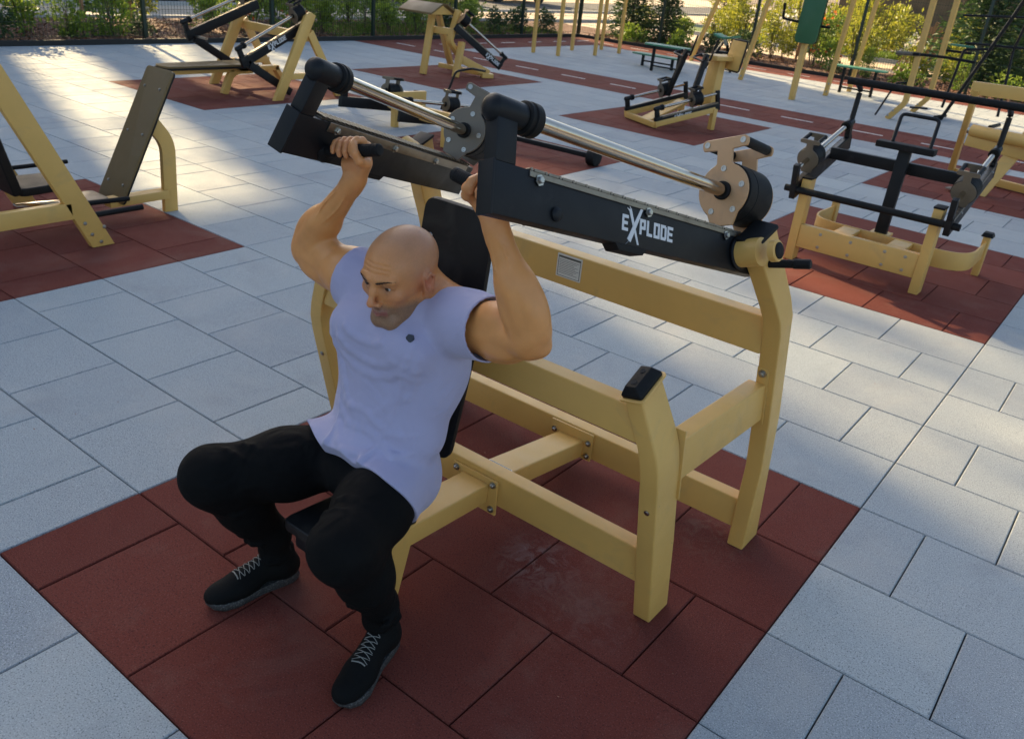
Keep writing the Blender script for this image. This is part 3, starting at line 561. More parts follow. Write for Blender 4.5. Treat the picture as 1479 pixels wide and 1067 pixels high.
# ------------------------------------------------------------------ machine mostly hidden behind the press
HM=empty('rowing_lever_machine',(-5.6,3.6,0),'cream and black lever machine half hidden behind the raised press arms','exercise machine')
bm=bmesh.new(); sweep(bm,fillet([(-6.45,4.25,.28),(-6.55,3.70,.28),(-5.7,3.45,.28),(-5.3,3.45,.28)],.2,7),rect(.05,.14)); obj('curved_beam',bm,'beige',HM,bev=.004)
for p in ((-6.4,3.72),(-5.4,3.45),(-6.45,4.2)): B('leg',HM,(p[0],p[1],0),(p[0],p[1],.24),.07,.06,up=(0,1,0))
F=lambda e,s:[(-.35,-math.cos(e),math.sin(e)),(0,math.sin(e),math.cos(e)),(s*.95,-.3,0)]
for px,s in ((-6.55,-1),(-5.62,1)): lever(HM,(px,4.05,.16),[(-.25,-.96,.1),(.02,.1,.99),(s*.96,-.25,0)],dict(det=0,pm='dplate',L=.85,lc=.30,tail=1,stop=0))
T('handlebar',HM,[(-6.15,4.2,.20),(-6.05,4.3,.62),(-5.95,4.45,.66),(-5.75,4.45,.66)],.013,'black',.04)
bm=bmesh.new(); cyl(bm,(-4.12,4.22,.085),(-4.02,4.22,.085),.085,n=32); obj('wheel',bm,'rubber',HM,bev=.01)
B('wheel_arm',HM,(-5.3,3.9,.16),(-4.13,4.22,.09),.05,.05,'black')
# ------------------------------------------------------------------ machine upper right
UM=empty('roller_bench_machine',(-.9,7.5,0),'cream trestle machine with horizontal padded rollers at the right edge','exercise machine')
raked('leg',UM,(-1.46,7.9,0),(-1.36,7.35,1.02),.06,.10); raked('leg',UM,(-.98,7.05,.0),(-.60,7.60,1.0),.14,.06)
B('top_beam',UM,(-1.42,7.35,1.02),(-.35,7.55,1.02),.07,.13)
bm=bmesh.new(); cyl(bm,(-1.28,7.3,.60),(-.42,7.1,.60),.065,n=28); rl_=obj('roller',bm,'beige',UM,bev=.008)
bm=bmesh.new(); lathe(bm,V(-.42,7.1,.60),(1,-.23,0),[(0,.06),(.03,.06),(.06,.04),(.065,.01)]); obj('roller_cap',bm,'rubber',rl_)
bm=bmesh.new(); lathe(bm,V(-1.28,7.3,.60),(-1,.23,0),[(0,.04),(.03,.04),(.035,.02)]); obj('roller_cap',bm,'zinc',rl_)
B('lower_beam',UM,(-1.30,7.3,.50),(-.2,7.2,.44),.06,.12); B('foot_plate',UM,(-1.28,6.95,.03),(-.98,6.90,.03),.12,.012,'dplate')
B('floor_rail',UM,(-1.46,7.9,.05),(-.4,7.6,.05),.06,.08)
# ------------------------------------------------------------------ tall frames on the island
def post(name,x,y,label,pts,w=.10,d=.06,group=None,gcat='post'):
    pass
PB=empty('pull_up_frame',(-10.6,13.5,0),'cream pull-up frame of six thin upright posts standing behind the running track','climbing frame')
for x,y in ((-10.87,12.25),(-10.33,12.40),(-10.95,13.82),(-10.18,13.6),(-10.90,14.98),(-10.30,14.80)):
    B('post',PB,(x,y,0),(x,y,2.7),.075,.06)
for y in (12.32,13.7,14.9): T('crossbar',PB,[(-10.9,y,2.5),(-10.25,y,2.5)],.017,'black',0)
for x in (-10.9,-10.25): B('top_rail',PB,(x,12.2,2.66),(x,15.0,2.66),.06,.06)
def bent(par,x,y,dx,dy,h=2.6,knee=.32,k2=.0,name='bent_post'):
    bm=bmesh.new(); sweep(bm,fillet([(x,y,0),(x+dx*.12,y+dy*.1,knee),(x+dx,y+dy,h)],.08,4),rect(.10,.07),up=(1,0,0)); o=obj(name,bm,'beige',par,bev=.006); bolts(o,[(x+.02,y-.055,.08),(x+.03,y-.055,.22)],(0,-1,0),.012); return o
SF=empty('swing_frame',(-7.9,14.6,0),'cream frame of two leaning bent posts beside the green topped stool','climbing frame')
bent(SF,-6.78,13.75,.42,0,2.4); bent(SF,-8.95,16.0-.2,.75,0,2.4); T('crossbar',SF,[(-6.40,13.75,2.3),(-8.3,15.8,2.3)],.02,'black',0)
CH=empty('captains_chair',(-5.05,12.6,0),'cream post with a tall green padded backrest and black arm rests','exercise machine')
bm=bmesh.new(); sweep(bm,fillet([(-5.06,12.12,0),(-5.06,12.12,.30),(-5.10,12.28,1.1),(-5.06,12.55,2.4)],.08,4),rect(.13,.08),up=(1,0,0)); obj('post',bm,'beige',CH,bev=.006)
bm=bmesh.new(); prism(bm,round_poly([(-.19,0),(.19,0),(.19,.84),(-.19,.84)],.10,6),lambda p,q,h:V(-5.05+p,12.10+q*.12+h,.93+q),-.03,.02); bd=obj('backrest',bm,'green',CH,bev=.008)
bm=bmesh.new(); prism(bm,round_poly([(-.195,-.005),(.195,-.005),(.195,.845),(-.195,.845)],.10,6),lambda p,q,h:V(-5.05+p,12.10+q*.12+h,.93+q),.0205,.045); obj('board_edge',bm,'hdpe',bd)
T('arm_rest',CH,[(-5.50,12.0,1.52),(-5.50,12.05,1.28),(-5.0,12.25,1.22),(-4.72,12.2,1.22)],.022,'rubber',.03)
TF=empty('ladder_frame',(-4.9,13.6,0),'cream leaning post frame between the green backrest and the twin posts','climbing frame')
bent(TF,-4.96,13.55,.16,0,2.7,.36); bent(TF,-4.96,14.9,.16,0,2.7,.36); B('rail',TF,(-4.8,13.55,2.5),(-4.8,14.9,2.5),.05,.05,'black')
DF=empty('dip_frame',(-3.2,12.7,0),'pair of cream bent posts carrying black parallel bars, in front of the dark conifer','climbing frame')
for y in (11.9,13.4):
    bm=bmesh.new(); sweep(bm,fillet([(-3.34,y,0),(-3.13,y,.28),(-3.14,y,2.7)],.06,4),rect(.10,.08),up=(1,0,0)); o=obj('bent_post',bm,'beige',DF,bev=.006); bolts(o,[(-3.33,y-.055,.06),(-3.27,y-.055,.14)],(0,-1,0),.012)
T('parallel_bar',DF,[(-3.2,11.8,1.02),(-2.75,12.0,1.02),(-2.35,12.1,1.0)],.022,'rubber',.03); T('parallel_bar',DF,[(-3.2,13.45,1.05),(-2.7,13.5,1.05)],.022,'rubber',.03); T('parallel_bar',DF,[(-3.45,11.8,1.0),(-3.1,11.85,1.02)],.03,'dplate',0)
T('foot_loop',DF,[(-3.5,11.75,.04),(-3.35,11.9,.55),(-3.2,11.95,.58)],.016,'black',.04); T('foot_loop',DF,[(-3.28,12.9,.12),(-3.0,12.95,.14),(-3.25,13.2,.10)],.016,'black',.04)
BR=empty('black_rack',(-2.4,13.2,0),'tall black A-shaped steel rack at the top right edge','exercise machine')
T('upright',BR,[(-2.75,12.9,.0),(-2.1,13.0,1.9),(-2.0,13.0,2.4)],.03,'black',.2); T('upright',BR,[(-2.78,12.9,.2),(-2.72,12.95,1.12),(-2.3,13,1.18)],.022,'black',.05)
T('upright',BR,[(-1.92,12.9,.2),(-2.02,13.0,1.2),(-1.85,13.0,2.5)],.022,'black',.05); T('crossbar',BR,[(-2.75,13.0,1.22),(-1.7,13.0,1.25)],.02,'black',.0)
T('crossbar',BR,[(-2.9,13.0,1.62),(-1.5,13.0,1.72)],.018,'black',0); T('foot',BR,[(-2.8,12.7,.05),(-2.75,13.2,.05)],.03,'black',0); T('foot',BR,[(-1.95,12.7,.05),(-1.9,13.2,.05)],.03,'black',0)
bm=bmesh.new(); beam(bm,(-2.95,13.0,1.17),(-2.6,13.0,1.17),.12,.03); obj('arm_pad',bm,'green2',BR,bev=.006)
ST=empty('green_topped_stool',(-7.75,14.9,0),'black legged stool with a curved green top','stool')
bm=bmesh.new(); sweep(bm,[(-8.02+i*.06,14.95,.70-.05*math.sin(math.pi*i/8)) for i in range(9)],rect(.34,.04)); obj('seat',bm,'green2',ST,bev=.008)
for p,q in (((-8.05,14.7,0),(-7.85,14.95,.55)),((-7.45,14.7,0),(-7.65,14.95,.55)),((-7.75,15.3,0),(-7.75,14.95,.55))): B('leg',ST,p,q,.05,.05,'black')
B('seat_post',ST,(-7.75,14.95,.5),(-7.85,14.95,.68),.07,.07,'zinc'); B('cross_brace',ST,(-7.95,14.78,.12),(-7.5,14.78,.12),.04,.04,'black')
bm=bmesh.new(); box(bm,-7.9,-7.62,14.85,15.05,.30,.38); obj('step',bm,'black',ST,bev=.01)
def stand(x,y,w,z,label,name):
    e=empty(name,(x,y,0),label,'bench'); bm=bmesh.new(); prism(bm,round_poly([(-w/2,-.17),(w/2,-.17),(w/2,.17),(-w/2,.17)],.14,6),lambda p,q,h:V(x+p,y+q,z+h),0,.03); obj('top',bm,'green2',e,bev=.005)
    for s in (-.3,.3): B('leg',e,(x+s*w,y,0),(x+s*w,y,z),.05,.05,'black')
    B('brace',e,(x-.3*w,y,.10),(x+.3*w,y,.10),.03,.03,'black')
stand(-8.45,13.3,1.15,.22,'low oval green bench on black legs, behind the bent handlebars','low_bench'); stand(-7.95,12.7,.95,.48,'taller oval green bench nearest the boxy column','tall_bench')
stand(-4.72,14.5,1.0,.47,'dark green topped bench between the leaning post and the twin posts','side_bench')
# ------------------------------------------------------------------ the man: distance-field body, surface nets
class Field:
    def __init__(s,lo,hi,h):
        s.h=h; s.lo=np.array(lo,float); s.n=np.ceil((np.array(hi)-s.lo)/h).astype(int)+1
        s.D=np.full(s.n,1.,np.float32); s.ax=[(s.lo[i]+h*np.arange(s.n[i])).astype(np.float32) for i in range(3)]
    def win(s,lo,hi,pad):
        a=np.clip(np.floor((np.array(lo)-pad-s.lo)/s.h).astype(int),0,s.n-1); b=np.clip(np.ceil((np.array(hi)+pad-s.lo)/s.h).astype(int)+1,1,s.n)
        sl=tuple(slice(a[i],b[i]) for i in range(3)); return sl,s.ax[0][sl[0]][:,None,None],s.ax[1][sl[1]][None,:,None],s.ax[2][sl[2]][None,None,:]
    def op(s,sl,d,k,mode):
        A=s.D[sl]
        if A.size==0: return
        if mode=='add': h=np.clip(.5+.5*(A-d)/k,0,1); s.D[sl]=(A*(1-h)+d*h)-k*h*(1-h)
        else:
            d=-d; h=np.clip(.5-.5*(A-d)/k,0,1); s.D[sl]=(A*(1-h)+d*h)+k*h*(1-h)
    def cap(s,a,b,ra,rb,k=.02,mode='add'):
        a=np.array(a,float); b=np.array(b,float); r=max(ra,rb); sl,X,Y,Z=s.win(np.minimum(a,b),np.maximum(a,b),r+k+s.h*2)
        d=b-a; L=(d@d)+1e-9; t=np.clip(((X-a[0])*d[0]+(Y-a[1])*d[1]+(Z-a[2])*d[2])/L,0,1)
        q=np.sqrt((X-a[0]-t*d[0])**2+(Y-a[1]-t*d[1])**2+(Z-a[2]-t*d[2])**2)-(ra+(rb-ra)*t); s.op(sl,q.astype(np.float32),k,mode)
    def chain(s,pts,rs,k=.02,mode='add'):
        for i in range(len(pts)-1): s.cap(pts[i],pts[i+1],rs[i],rs[i+1],k,mode)
    def ell(s,c,r,rot=None,k=.02,mode='add'):
        c=np.array(c,float); r=np.array(r,float); m=r.max(); sl,X,Y,Z=s.win(c-m,c+m,k+s.h*2)
        Rm=np.eye(3) if rot is None else np.array(rot)   # rows = local axes
        x,y,z=X-c[0],Y-c[1],Z-c[2]; l=[(Rm[i,0]*x+Rm[i,1]*y+Rm[i,2]*z)/r[i] for i in range(3)]
        k0=np.sqrt(l[0]**2+l[1]**2+l[2]**2)+1e-6; k1=np.sqrt((l[0]/r[0])**2+(l[1]/r[1])**2+(l[2]/r[2])**2)+1e-6
        s.op(sl,(k0*(k0-1)/k1).astype(np.float32),k,mode)
    def halfcut(s,p,n,rad):
        p=np.array(p); sl,X,Y,Z=s.win(p-rad,p+rad,0); s.D[sl]=np.maximum(s.D[sl],((X-p[0])*n[0]+(Y-p[1])*n[1]+(Z-p[2])*n[2]).astype(np.float32))
    def plane_cut(s,p,n):  # remove the half space beyond p along n, inside window given by whole grid
        X,Y,Z=s.ax[0][:,None,None],s.ax[1][None,:,None],s.ax[2][None,None,:]
        s.D=np.maximum(s.D,((X-p[0])*n[0]+(Y-p[1])*n[1]+(Z-p[2])*n[2]).astype(np.float32))
    def mesh(s,smooth_it=1):
        D=s.D; I=D<0; n=s.n-1
        c=np.zeros(n,np.int8)
        for i in (0,1):
            for j in (0,1):
                for k in (0,1): c+=I[i:n[0]+i,j:n[1]+j,k:n[2]+k]
        act=(c>0)&(c<8); idx=np.argwhere(act); ids=np.full(n,-1,np.int32); ids[act]=np.arange(len(idx))
        acc=np.zeros((len(idx),3)); cnt=np.zeros(len(idx))
        cor=[(i,j,k) for i in (0,1) for j in (0,1) for k in (0,1)]
        val={q:D[idx[:,0]+q[0],idx[:,1]+q[1],idx[:,2]+q[2]] for q in cor}
        for q in cor:
            for a in range(3):
                if q[a]==0:
                    q2=list(q); q2[a]=1; q2=tuple(q2); va,vb=val[q],val[q2]; m=(va<0)!=(vb<0); t=np.where(m,va/(va-vb+1e-12),0)
                    p=np.zeros((len(idx),3)); p[:]=q; p[:,a]=t; acc[m]+=p[m]; cnt[m]+=1
        v=s.lo+(idx+acc/cnt[:,None])*s.h
        F=[]
        for a in range(3):
            b,c2=(a+1)%3,(a+2)%3
            sl0=[slice(1,-1)]*3; sl0[a]=slice(0,n[a]); 
            lo=[slice(1,n[i]) for i in range(3)]; lo[a]=slice(0,n[a]); hi=list(lo); hi[a]=slice(1,n[a]+1)
            s0=I[tuple(lo)]; s1=I[tuple(hi)]
            ch=np.argwhere(s0!=s1); ch=ch+np.array([0 if i==a else 1 for i in range(3)]); 
            if len(ch)==0: continue
            fl=I[ch[:,0],ch[:,1],ch[:,2]]
            def g(db,dc):
                q=ch.copy(); q[:,b]-=db; q[:,c2]-=dc; return ids[q[:,0],q[:,1],q[:,2]]
            f=np.stack([g(0,0),g(1,0),g(1,1),g(0,1)],1); f[~fl]=f[~fl][:,::-1]; F.append(f)
        F=np.concatenate(F); F=F[(F>=0).all(1)]
        for _ in range(smooth_it):
            S=np.zeros_like(v); C=np.zeros(len(v))
            for i in range(4):
                a_,b_=F[:,i],F[:,(i+1)%4]
                for j in range(3): S[:,j]+=np.bincount(a_,v[b_,j],len(v))+np.bincount(b_,v[a_,j],len(v))
                C+=np.bincount(a_,minlength=len(v))+np.bincount(b_,minlength=len(v))
            v=v*.5+.5*S/np.maximum(C,1)[:,None]
        lab=np.arange(len(v))
        for _ in range(400):
            m=lab[F].min(1); new=lab.copy(); np.minimum.at(new,F.ravel(),np.repeat(m,4)); new=new[new]
            if (new==lab).all(): break
            lab=new
        big=np.bincount(lab).argmax(); keep=lab==big; mp=np.cumsum(keep)-1; F=mp[F[keep[F[:,0]]]]; v=v[keep]
        return v,F
def N3(v): v=np.array(v,float); return v/np.linalg.norm(v)
def P3(*a): return np.array(a,float)
PERS=empty('person',(-1.0,-1.75,0),'shaven-headed man in lavender t-shirt and black trousers pushing two raised handles up from the seat','person')
J=dict(hipL=P3(-.935,-1.69,.495),hipR=P3(-1.105,-1.69,.495),kneeL=P3(-.785,-2.03,.495),kneeR=P3(-1.315,-2.045,.462),ankL=P3(-.815,-1.865,.10),ankR=P3(-1.270,-1.875,.10),
 shL=P3(-.80,-1.605,.985),shR=P3(-1.215,-1.60,.985),elL=P3(-.530,-1.665,1.045),elR=P3(-1.430,-1.605,1.015),neck=P3(-1.0,-1.60,1.02),head=P3(-.968,-1.675,1.088))
HL0,HL1=P3(-.557,-1.716,1.359),P3(-.774,-1.712,1.395); HR0,HR1=P3(-1.285,-1.651,1.335),P3(-1.09,-1.638,1.376)
# head frame
yaw=R(5); pit=R(-9)
fw=P3(math.sin(yaw)*math.cos(pit),-math.cos(yaw)*math.cos(pit),math.sin(pit)); sd=N3(np.cross(fw,P3(0,0,1))); sd=-sd  # sd points to his left (+x)
upv=np.cross(fw,sd); upv=upv if upv[2]>0 else -upv
HC=J['head']; HROT=np.stack([sd,fw,upv]); HS=1.06
def hp(x,y,z): return HC+HS*(sd*x+fw*y+upv*z)
def build_skin():
    f=Field((-1.56,-1.86,.82),(-.44,-1.50,1.45),.0025)
    # ---- head
    f.ell(hp(0,-.018,.034),P3(.0775,.097,.077)*HS,HROT,.01); f.ell(hp(0,.012,.012),P3(.071,.083,.074)*HS,HROT,.03); f.ell(hp(0,.030,-.040),P3(.053,.062,.072)*HS,HROT,.025)
    f.cap(hp(-.018,.070,-.102),hp(.018,.070,-.102),.017,.017,.02)
    for s in (-1,1):
        f.cap(hp(s*.055,.0,-.052),hp(s*.024,.062,-.098),.015,.014,.03); f.ell(hp(s*.042,.064,-.020),P3(.020,.018,.015)*HS,HROT,.02)
        f.cap(hp(s*.012,.093,.021),hp(s*.046,.078,.020),.0085,.008,.014)
        f.ell(hp(s*.031,.103,.003),P3(.018,.019,.0125)*HS,HROT,.010,'sub')
        f.chain([hp(s*.015,.083,-.004),hp(s*.031,.0865,-.0085),hp(s*.047,.076,-.003)],[.0028]*3,.003); f.chain([hp(s*.014,.085,.004),hp(s*.030,.0905,.0115),hp(s*.048,.078,.005)],[.0034]*3,.004)
        f.ell(hp(s*.079,-.008,-.006),P3(.011,.021,.037)*HS,N3r(HROT,s),.006); f.ell(hp(s*.088,.000,-.002),P3(.0075,.010,.018)*HS,HROT,.004,'sub'); f.chain([hp(s*.090,.008,.012),hp(s*.092,-.006,.022),hp(s*.092,-.020,.010),hp(s*.089,-.014,-.022)],[.0032]*4,.003); f.ell(hp(s*.078,-.002,-.034),P3(.007,.009,.010)*HS,HROT,.006)
        f.ell(hp(s*.0125,.099,-.040),P3(.0078,.009,.0065)*HS,HROT,.006); f.ell(hp(s*.0085,.108,-.0475),P3(.0035,.004,.004)*HS,HROT,.003,'sub')
        f.cap(hp(s*.027,.090,-.040),hp(s*.036,.078,-.068),.004,.003,.012,'sub')
    f.chain([hp(0,.088,.016),hp(0,.100,-.008),hp(0,.113,-.033)],[.0078,.0072,.0090],.010); f.ell(hp(0,.111,-.036),P3(.0098,.010,.0088)*HS,HROT,.006)
    f.chain([hp(-.023,.079,-.0665),hp(-.007,.0935,-.0625),hp(.007,.0935,-.0625),hp(.023,.079,-.0665)],[.003,.0058,.0058,.003],.006)
    f.chain([hp(-.021,.079,-.0705),hp(0,.0915,-.0755),hp(.021,.079,-.0705)],[.0035,.0068,.0035],.006)
    f.chain([hp(-.022,.088,-.0685),hp(0,.1005,-.0685),hp(.022,.088,-.0685)],[.0016,.0022,.0016],.003,'sub')
    f.cap(hp(-.012,.094,-.087),hp(.012,.094,-.087),.006,.006,.012,'sub')
    for i,z in enumerate((.036,.046,.056)): f.chain([hp(-.036,.082-.004*i,z),hp(0,.0955-.005*i,z+.003),hp(.036,.082-.004*i,z)],[.0010]*3,.006,'sub')
    # ---- neck and upper torso
    f.cap(hp(0,-.035,-.05),J['neck']+P3(0,.01,-.03),.062,.070,.03)
    for s,sh in ((1,J['shL']),(-1,J['shR'])):
        f.cap(hp(s*.05,-.02,-.04),J['neck']+P3(s*.02,-.065,-.01),.018,.014,.02); f.cap(J['neck']+P3(s*.02,.02,.02),sh+P3(-s*.04,.02,.025),.045,.05,.05)
    f.ell(J['neck']+P3(0,-.01,-.13),(.175,.11,.14),None,.05); 
    # ---- arms
    for s,sh,el,h0,h1 in ((1,J['shL'],J['elL'],HL0,HL1),(-1,J['shR'],J['elR'],HR0,HR1)):
        hd=N3(h1-h0); hc=h0+hd*(.105 if s>0 else .088); wr=hc+P3(s*.010,.024,-.092)
        f.ell(sh+P3(s*.015,0,.008),(.084,.082,.074),None,.04); f.cap(sh,el-(el-sh)*.08,.067,.052,.03)
        ax=N3(el-sh); up_=N3(np.cross(ax,P3(0,1,0))); up_=up_ if up_[2]>0 else -up_
        rot=np.stack([ax,np.cross(up_,ax),up_]); 
        f.ell(sh+(el-sh)*.55+up_*.034+P3(0,-.010,0),(.082,.044,.046),rot,.010)       # biceps
        f.ell(sh+(el-sh)*.48-up_*.034+P3(0,.010,0),(.105,.054,.052),rot,.012); f.ell(sh+(el-sh)*.60-up_*.030+P3(0,-.026,0),(.075,.030,.032),rot,.008)      # triceps
        fa=wr-el; fx=N3(fa); out=P3(s,0,0); out=N3(out-fx*(out@fx)); bk_=np.cross(fx,out); rf_=np.stack([fx,out,bk_])
        f.ell(el-fx*.002+P3(s*.006,.01,-.012),(.031,.030,.028),None,.012)                 # olecranon
        f.cap(el+fx*.02,el+fx*.14,.047,.043,.010); f.cap(el+fx*.14,wr,.043,.0275,.03)
        f.ell(el+fx*.085+out*.022,(.095,.042,.042),rf_,.010); f.ell(el+fx*.075-out*.020+P3(0,-.014,0),(.085,.034,.036),rf_,.010); f.ell(el+fx*.10+P3(0,-.028,0)+out*.004,(.085,.024,.024),rf_,.008)
        nv=P3(.35,-.9,0); nv=N3(nv-fx*(nv@fx)); tv=np.cross(fx,nv); Lf=np.linalg.norm(wr-el)
        for o_,w_ in ((.010,1.),(-.016,.7)):
            f.chain([el+fx*(t*Lf)+nv*((.0545-.030*t)*math.cos(o_*20)+.001)+tv*(o_+.006*math.sin(t*9+o_*99)) for t in np.linspace(.30,.95,9)],[.0012]+[.0026*w_]*7+[.0012],.004)
        f.cap(el+fx*.10-P3(0,.030,0)-out*.01,wr-P3(0,.013,0)-out*.006,.009,.005,.012); f.cap(el+fx*.16+out*.018-P3(0,.018,0),wr+out*.010-P3(0,.014,0),.006,.004,.008)
        # ---- hand: frame hd (toward tip, thumb side), yv (back), zv up
        yv=N3(P3(0,1,.0)-hd*(P3(0,1,0)@hd)); zv=np.cross(hd,yv); zv=zv if zv[2]>0 else -zv
        rg=.0155
        def q(a,u,r): return hc+hd*a+(yv*math.cos(R(u))+zv*math.sin(R(u)))*r
        f.cap(wr-fx*.01,wr+fx*.025,.027,.026,.02)
        for i,a in enumerate((.036,.013,-.011,-.034)):
            mc=q(a*.95,12,rg+.020)
            f.chain([wr+hd*a*.35+fx*.012+yv*.0,q(a*.85,-60,rg+.026),mc],[.018,.0165,.0130],.014)
            Lr=(1,1.04,1.0,.9)[i]; u0=12; ring=[mc]; rr=[.0115]
            for du,r,rad in ((38,.0135,.0100),(78,.0115,.0095),(118,.0105,.0092),(158,.0105,.0085),(184,.0108,.0075)):
                ring.append(q(a+(.001*(i-1.5)),u0+du*Lr,rg+r)); rr.append(rad*(1.0 if i<3 else .88))
            f.chain(ring,rr,.0035); 
            f.ell(ring[1]+0*yv,(.0112,.0112,.0112),None,.004)
        f.ell(q(.012,-50,rg+.024),(.030,.017,.026),np.stack([hd,np.cross(zv,hd),zv]),.015)
        th=[wr+hd*.018+fx*.018,q(.046,-75,rg+.020),q(.050,-125,rg+.014),q(.047,-172,rg+.0115),q(.040,-212,rg+.010),q(.034,-232,rg+.010)]
        f.chain(th,[.016,.0155,.0125,.0108,.0100,.0078],.006)
    v,F=f.mesh(1); o=npobj('body',v,F,'skin',PERS)
    # colour map in head space
    loc=((v-HC)/HS)@HROT.T; x,y,z=loc.T; c=np.tile(np.array([.66,.285,.088]),(len(v),1))
    def blend(w,col):
        w=np.clip(w,0,1)[:,None]; c[:]=c*(1-w)+np.array(col)*w
    head=(np.abs(loc)<.14).all(1)&(z>-.13)
    def g(cx,cy,cz,s): return np.exp(-((np.abs(x)-cx)**2+(y-cy)**2+(z-cz)**2)/(2*s*s))*head
    blend(head*1.0*np.clip((z+.12)/.05,0,1)*.55,(.58,.235,.085))
    blend(head*np.clip((.045-np.abs(z-.075)*0+z-.045)/.03,0,1)*np.clip((.075-y)/.05,0,1)*.45,(.33,.21,.15))   # shaved scalp
    jaw=head*np.clip((-.038-z)/.02,0,1)*np.clip((y+.01)/.03,0,1); blend(jaw*.8,(.175,.112,.075)); blend(head*np.clip((.03-np.abs(x))/.01,0,1)*np.clip((y-.08)/.01,0,1)*np.clip((.012-np.abs(z+.053))/.006,0,1)*.4,(.2,.12,.09))
    rz=np.random.RandomState(4).rand(len(v)); nz=(1+.22*(rz-.5)*np.clip((-.03-z)/.02,0,1)*head+.10*(rz-.5)*head)[:,None]; c*=nz
    blend(g(.0,.108,-.035,.012)*.5,(.42,.14,.09)); blend(g(.045,.07,-.02,.016)*.4,(.42,.14,.09)); blend(g(.082,-.005,-.005,.022)*.7,(.46,.13,.08))
    lip=head*(np.abs(x)<.024)*(y>.078)*np.exp(-((z+.0685)**2)/(2*.0062**2)); blend(lip*.8,(.34,.105,.085))
    blend(g(.031,.09,.004,.011)*.75,(.17,.075,.045))  # eye socket shading painted into the skin colour
    for hcx in (HL0+N3(HL1-HL0)*.1,HR0+N3(HR1-HR0)*.088):
        w=np.exp(-(((v-hcx)**2).sum(1))/(2*.045**2)); blend(w*.55,(.60,.23,.12))
    for e in (J['elL'],J['elR']):
        w=np.exp(-(((v-e-P3(0,.02,-.03))**2).sum(1))/(2*.03**2)); blend(w*.4,(.52,.19,.09))
    setattr_pt(o,'tone',np.concatenate([c,np.ones((len(c),1))],1),'FLOAT_COLOR')
    # eyes, brows
    for s in (-1,1):
        bm=bmesh.new(); c0=hp(s*.031,.0735,.0025); bmesh.ops.create_uvsphere(bm,u_segments=20,v_segments=12,radius=.0133); bmesh.ops.translate(bm,verts=bm.verts,vec=Vector(c0)); e=obj('eye',bm,'eyew',PERS)
        gz=N3(fw*1+sd*(-.10)+P3(0,0,-.12)); bm=bmesh.new(); lathe(bm,Vector(c0+gz*.0112),Vector(gz),[(0,.0068),(.0018,.006),(.0026,.003),(.0028,.0005)],n=16); obj('iris',bm,'iris',e)
        bm=bmesh.new(); rr=random.Random(5)
        for i in range(130):
            t=i/130; a=hp(s*(.013+.038*t),.1035-.021*t*t-.004*t,.0180+.0055*math.sin(t*2.3)+rr.uniform(-.0021,.0021)*(1-.6*t)); b=a+(sd*s*.0055+upv*rr.uniform(-.0005,.0022)-fw*.0012)*HS
            cyl(bm,Vector(a),Vector(b),.00042,.0001,n=4)
        obj('eyebrow',bm,'brow',PERS,sm=False)
    return o
def N3r(H,s):
    a=R(18); 
    return np.stack([H[0]*math.cos(a)-H[1]*math.sin(a)*s,H[1]*math.cos(a)+H[0]*math.sin(a)*s,H[2]])
build_skin()
def folds(f,L,r,k):
    for a in L: f.chain(a,[r*.4]+[r]*(len(a)-2)+[r*.4],k)
COLLAR=[]
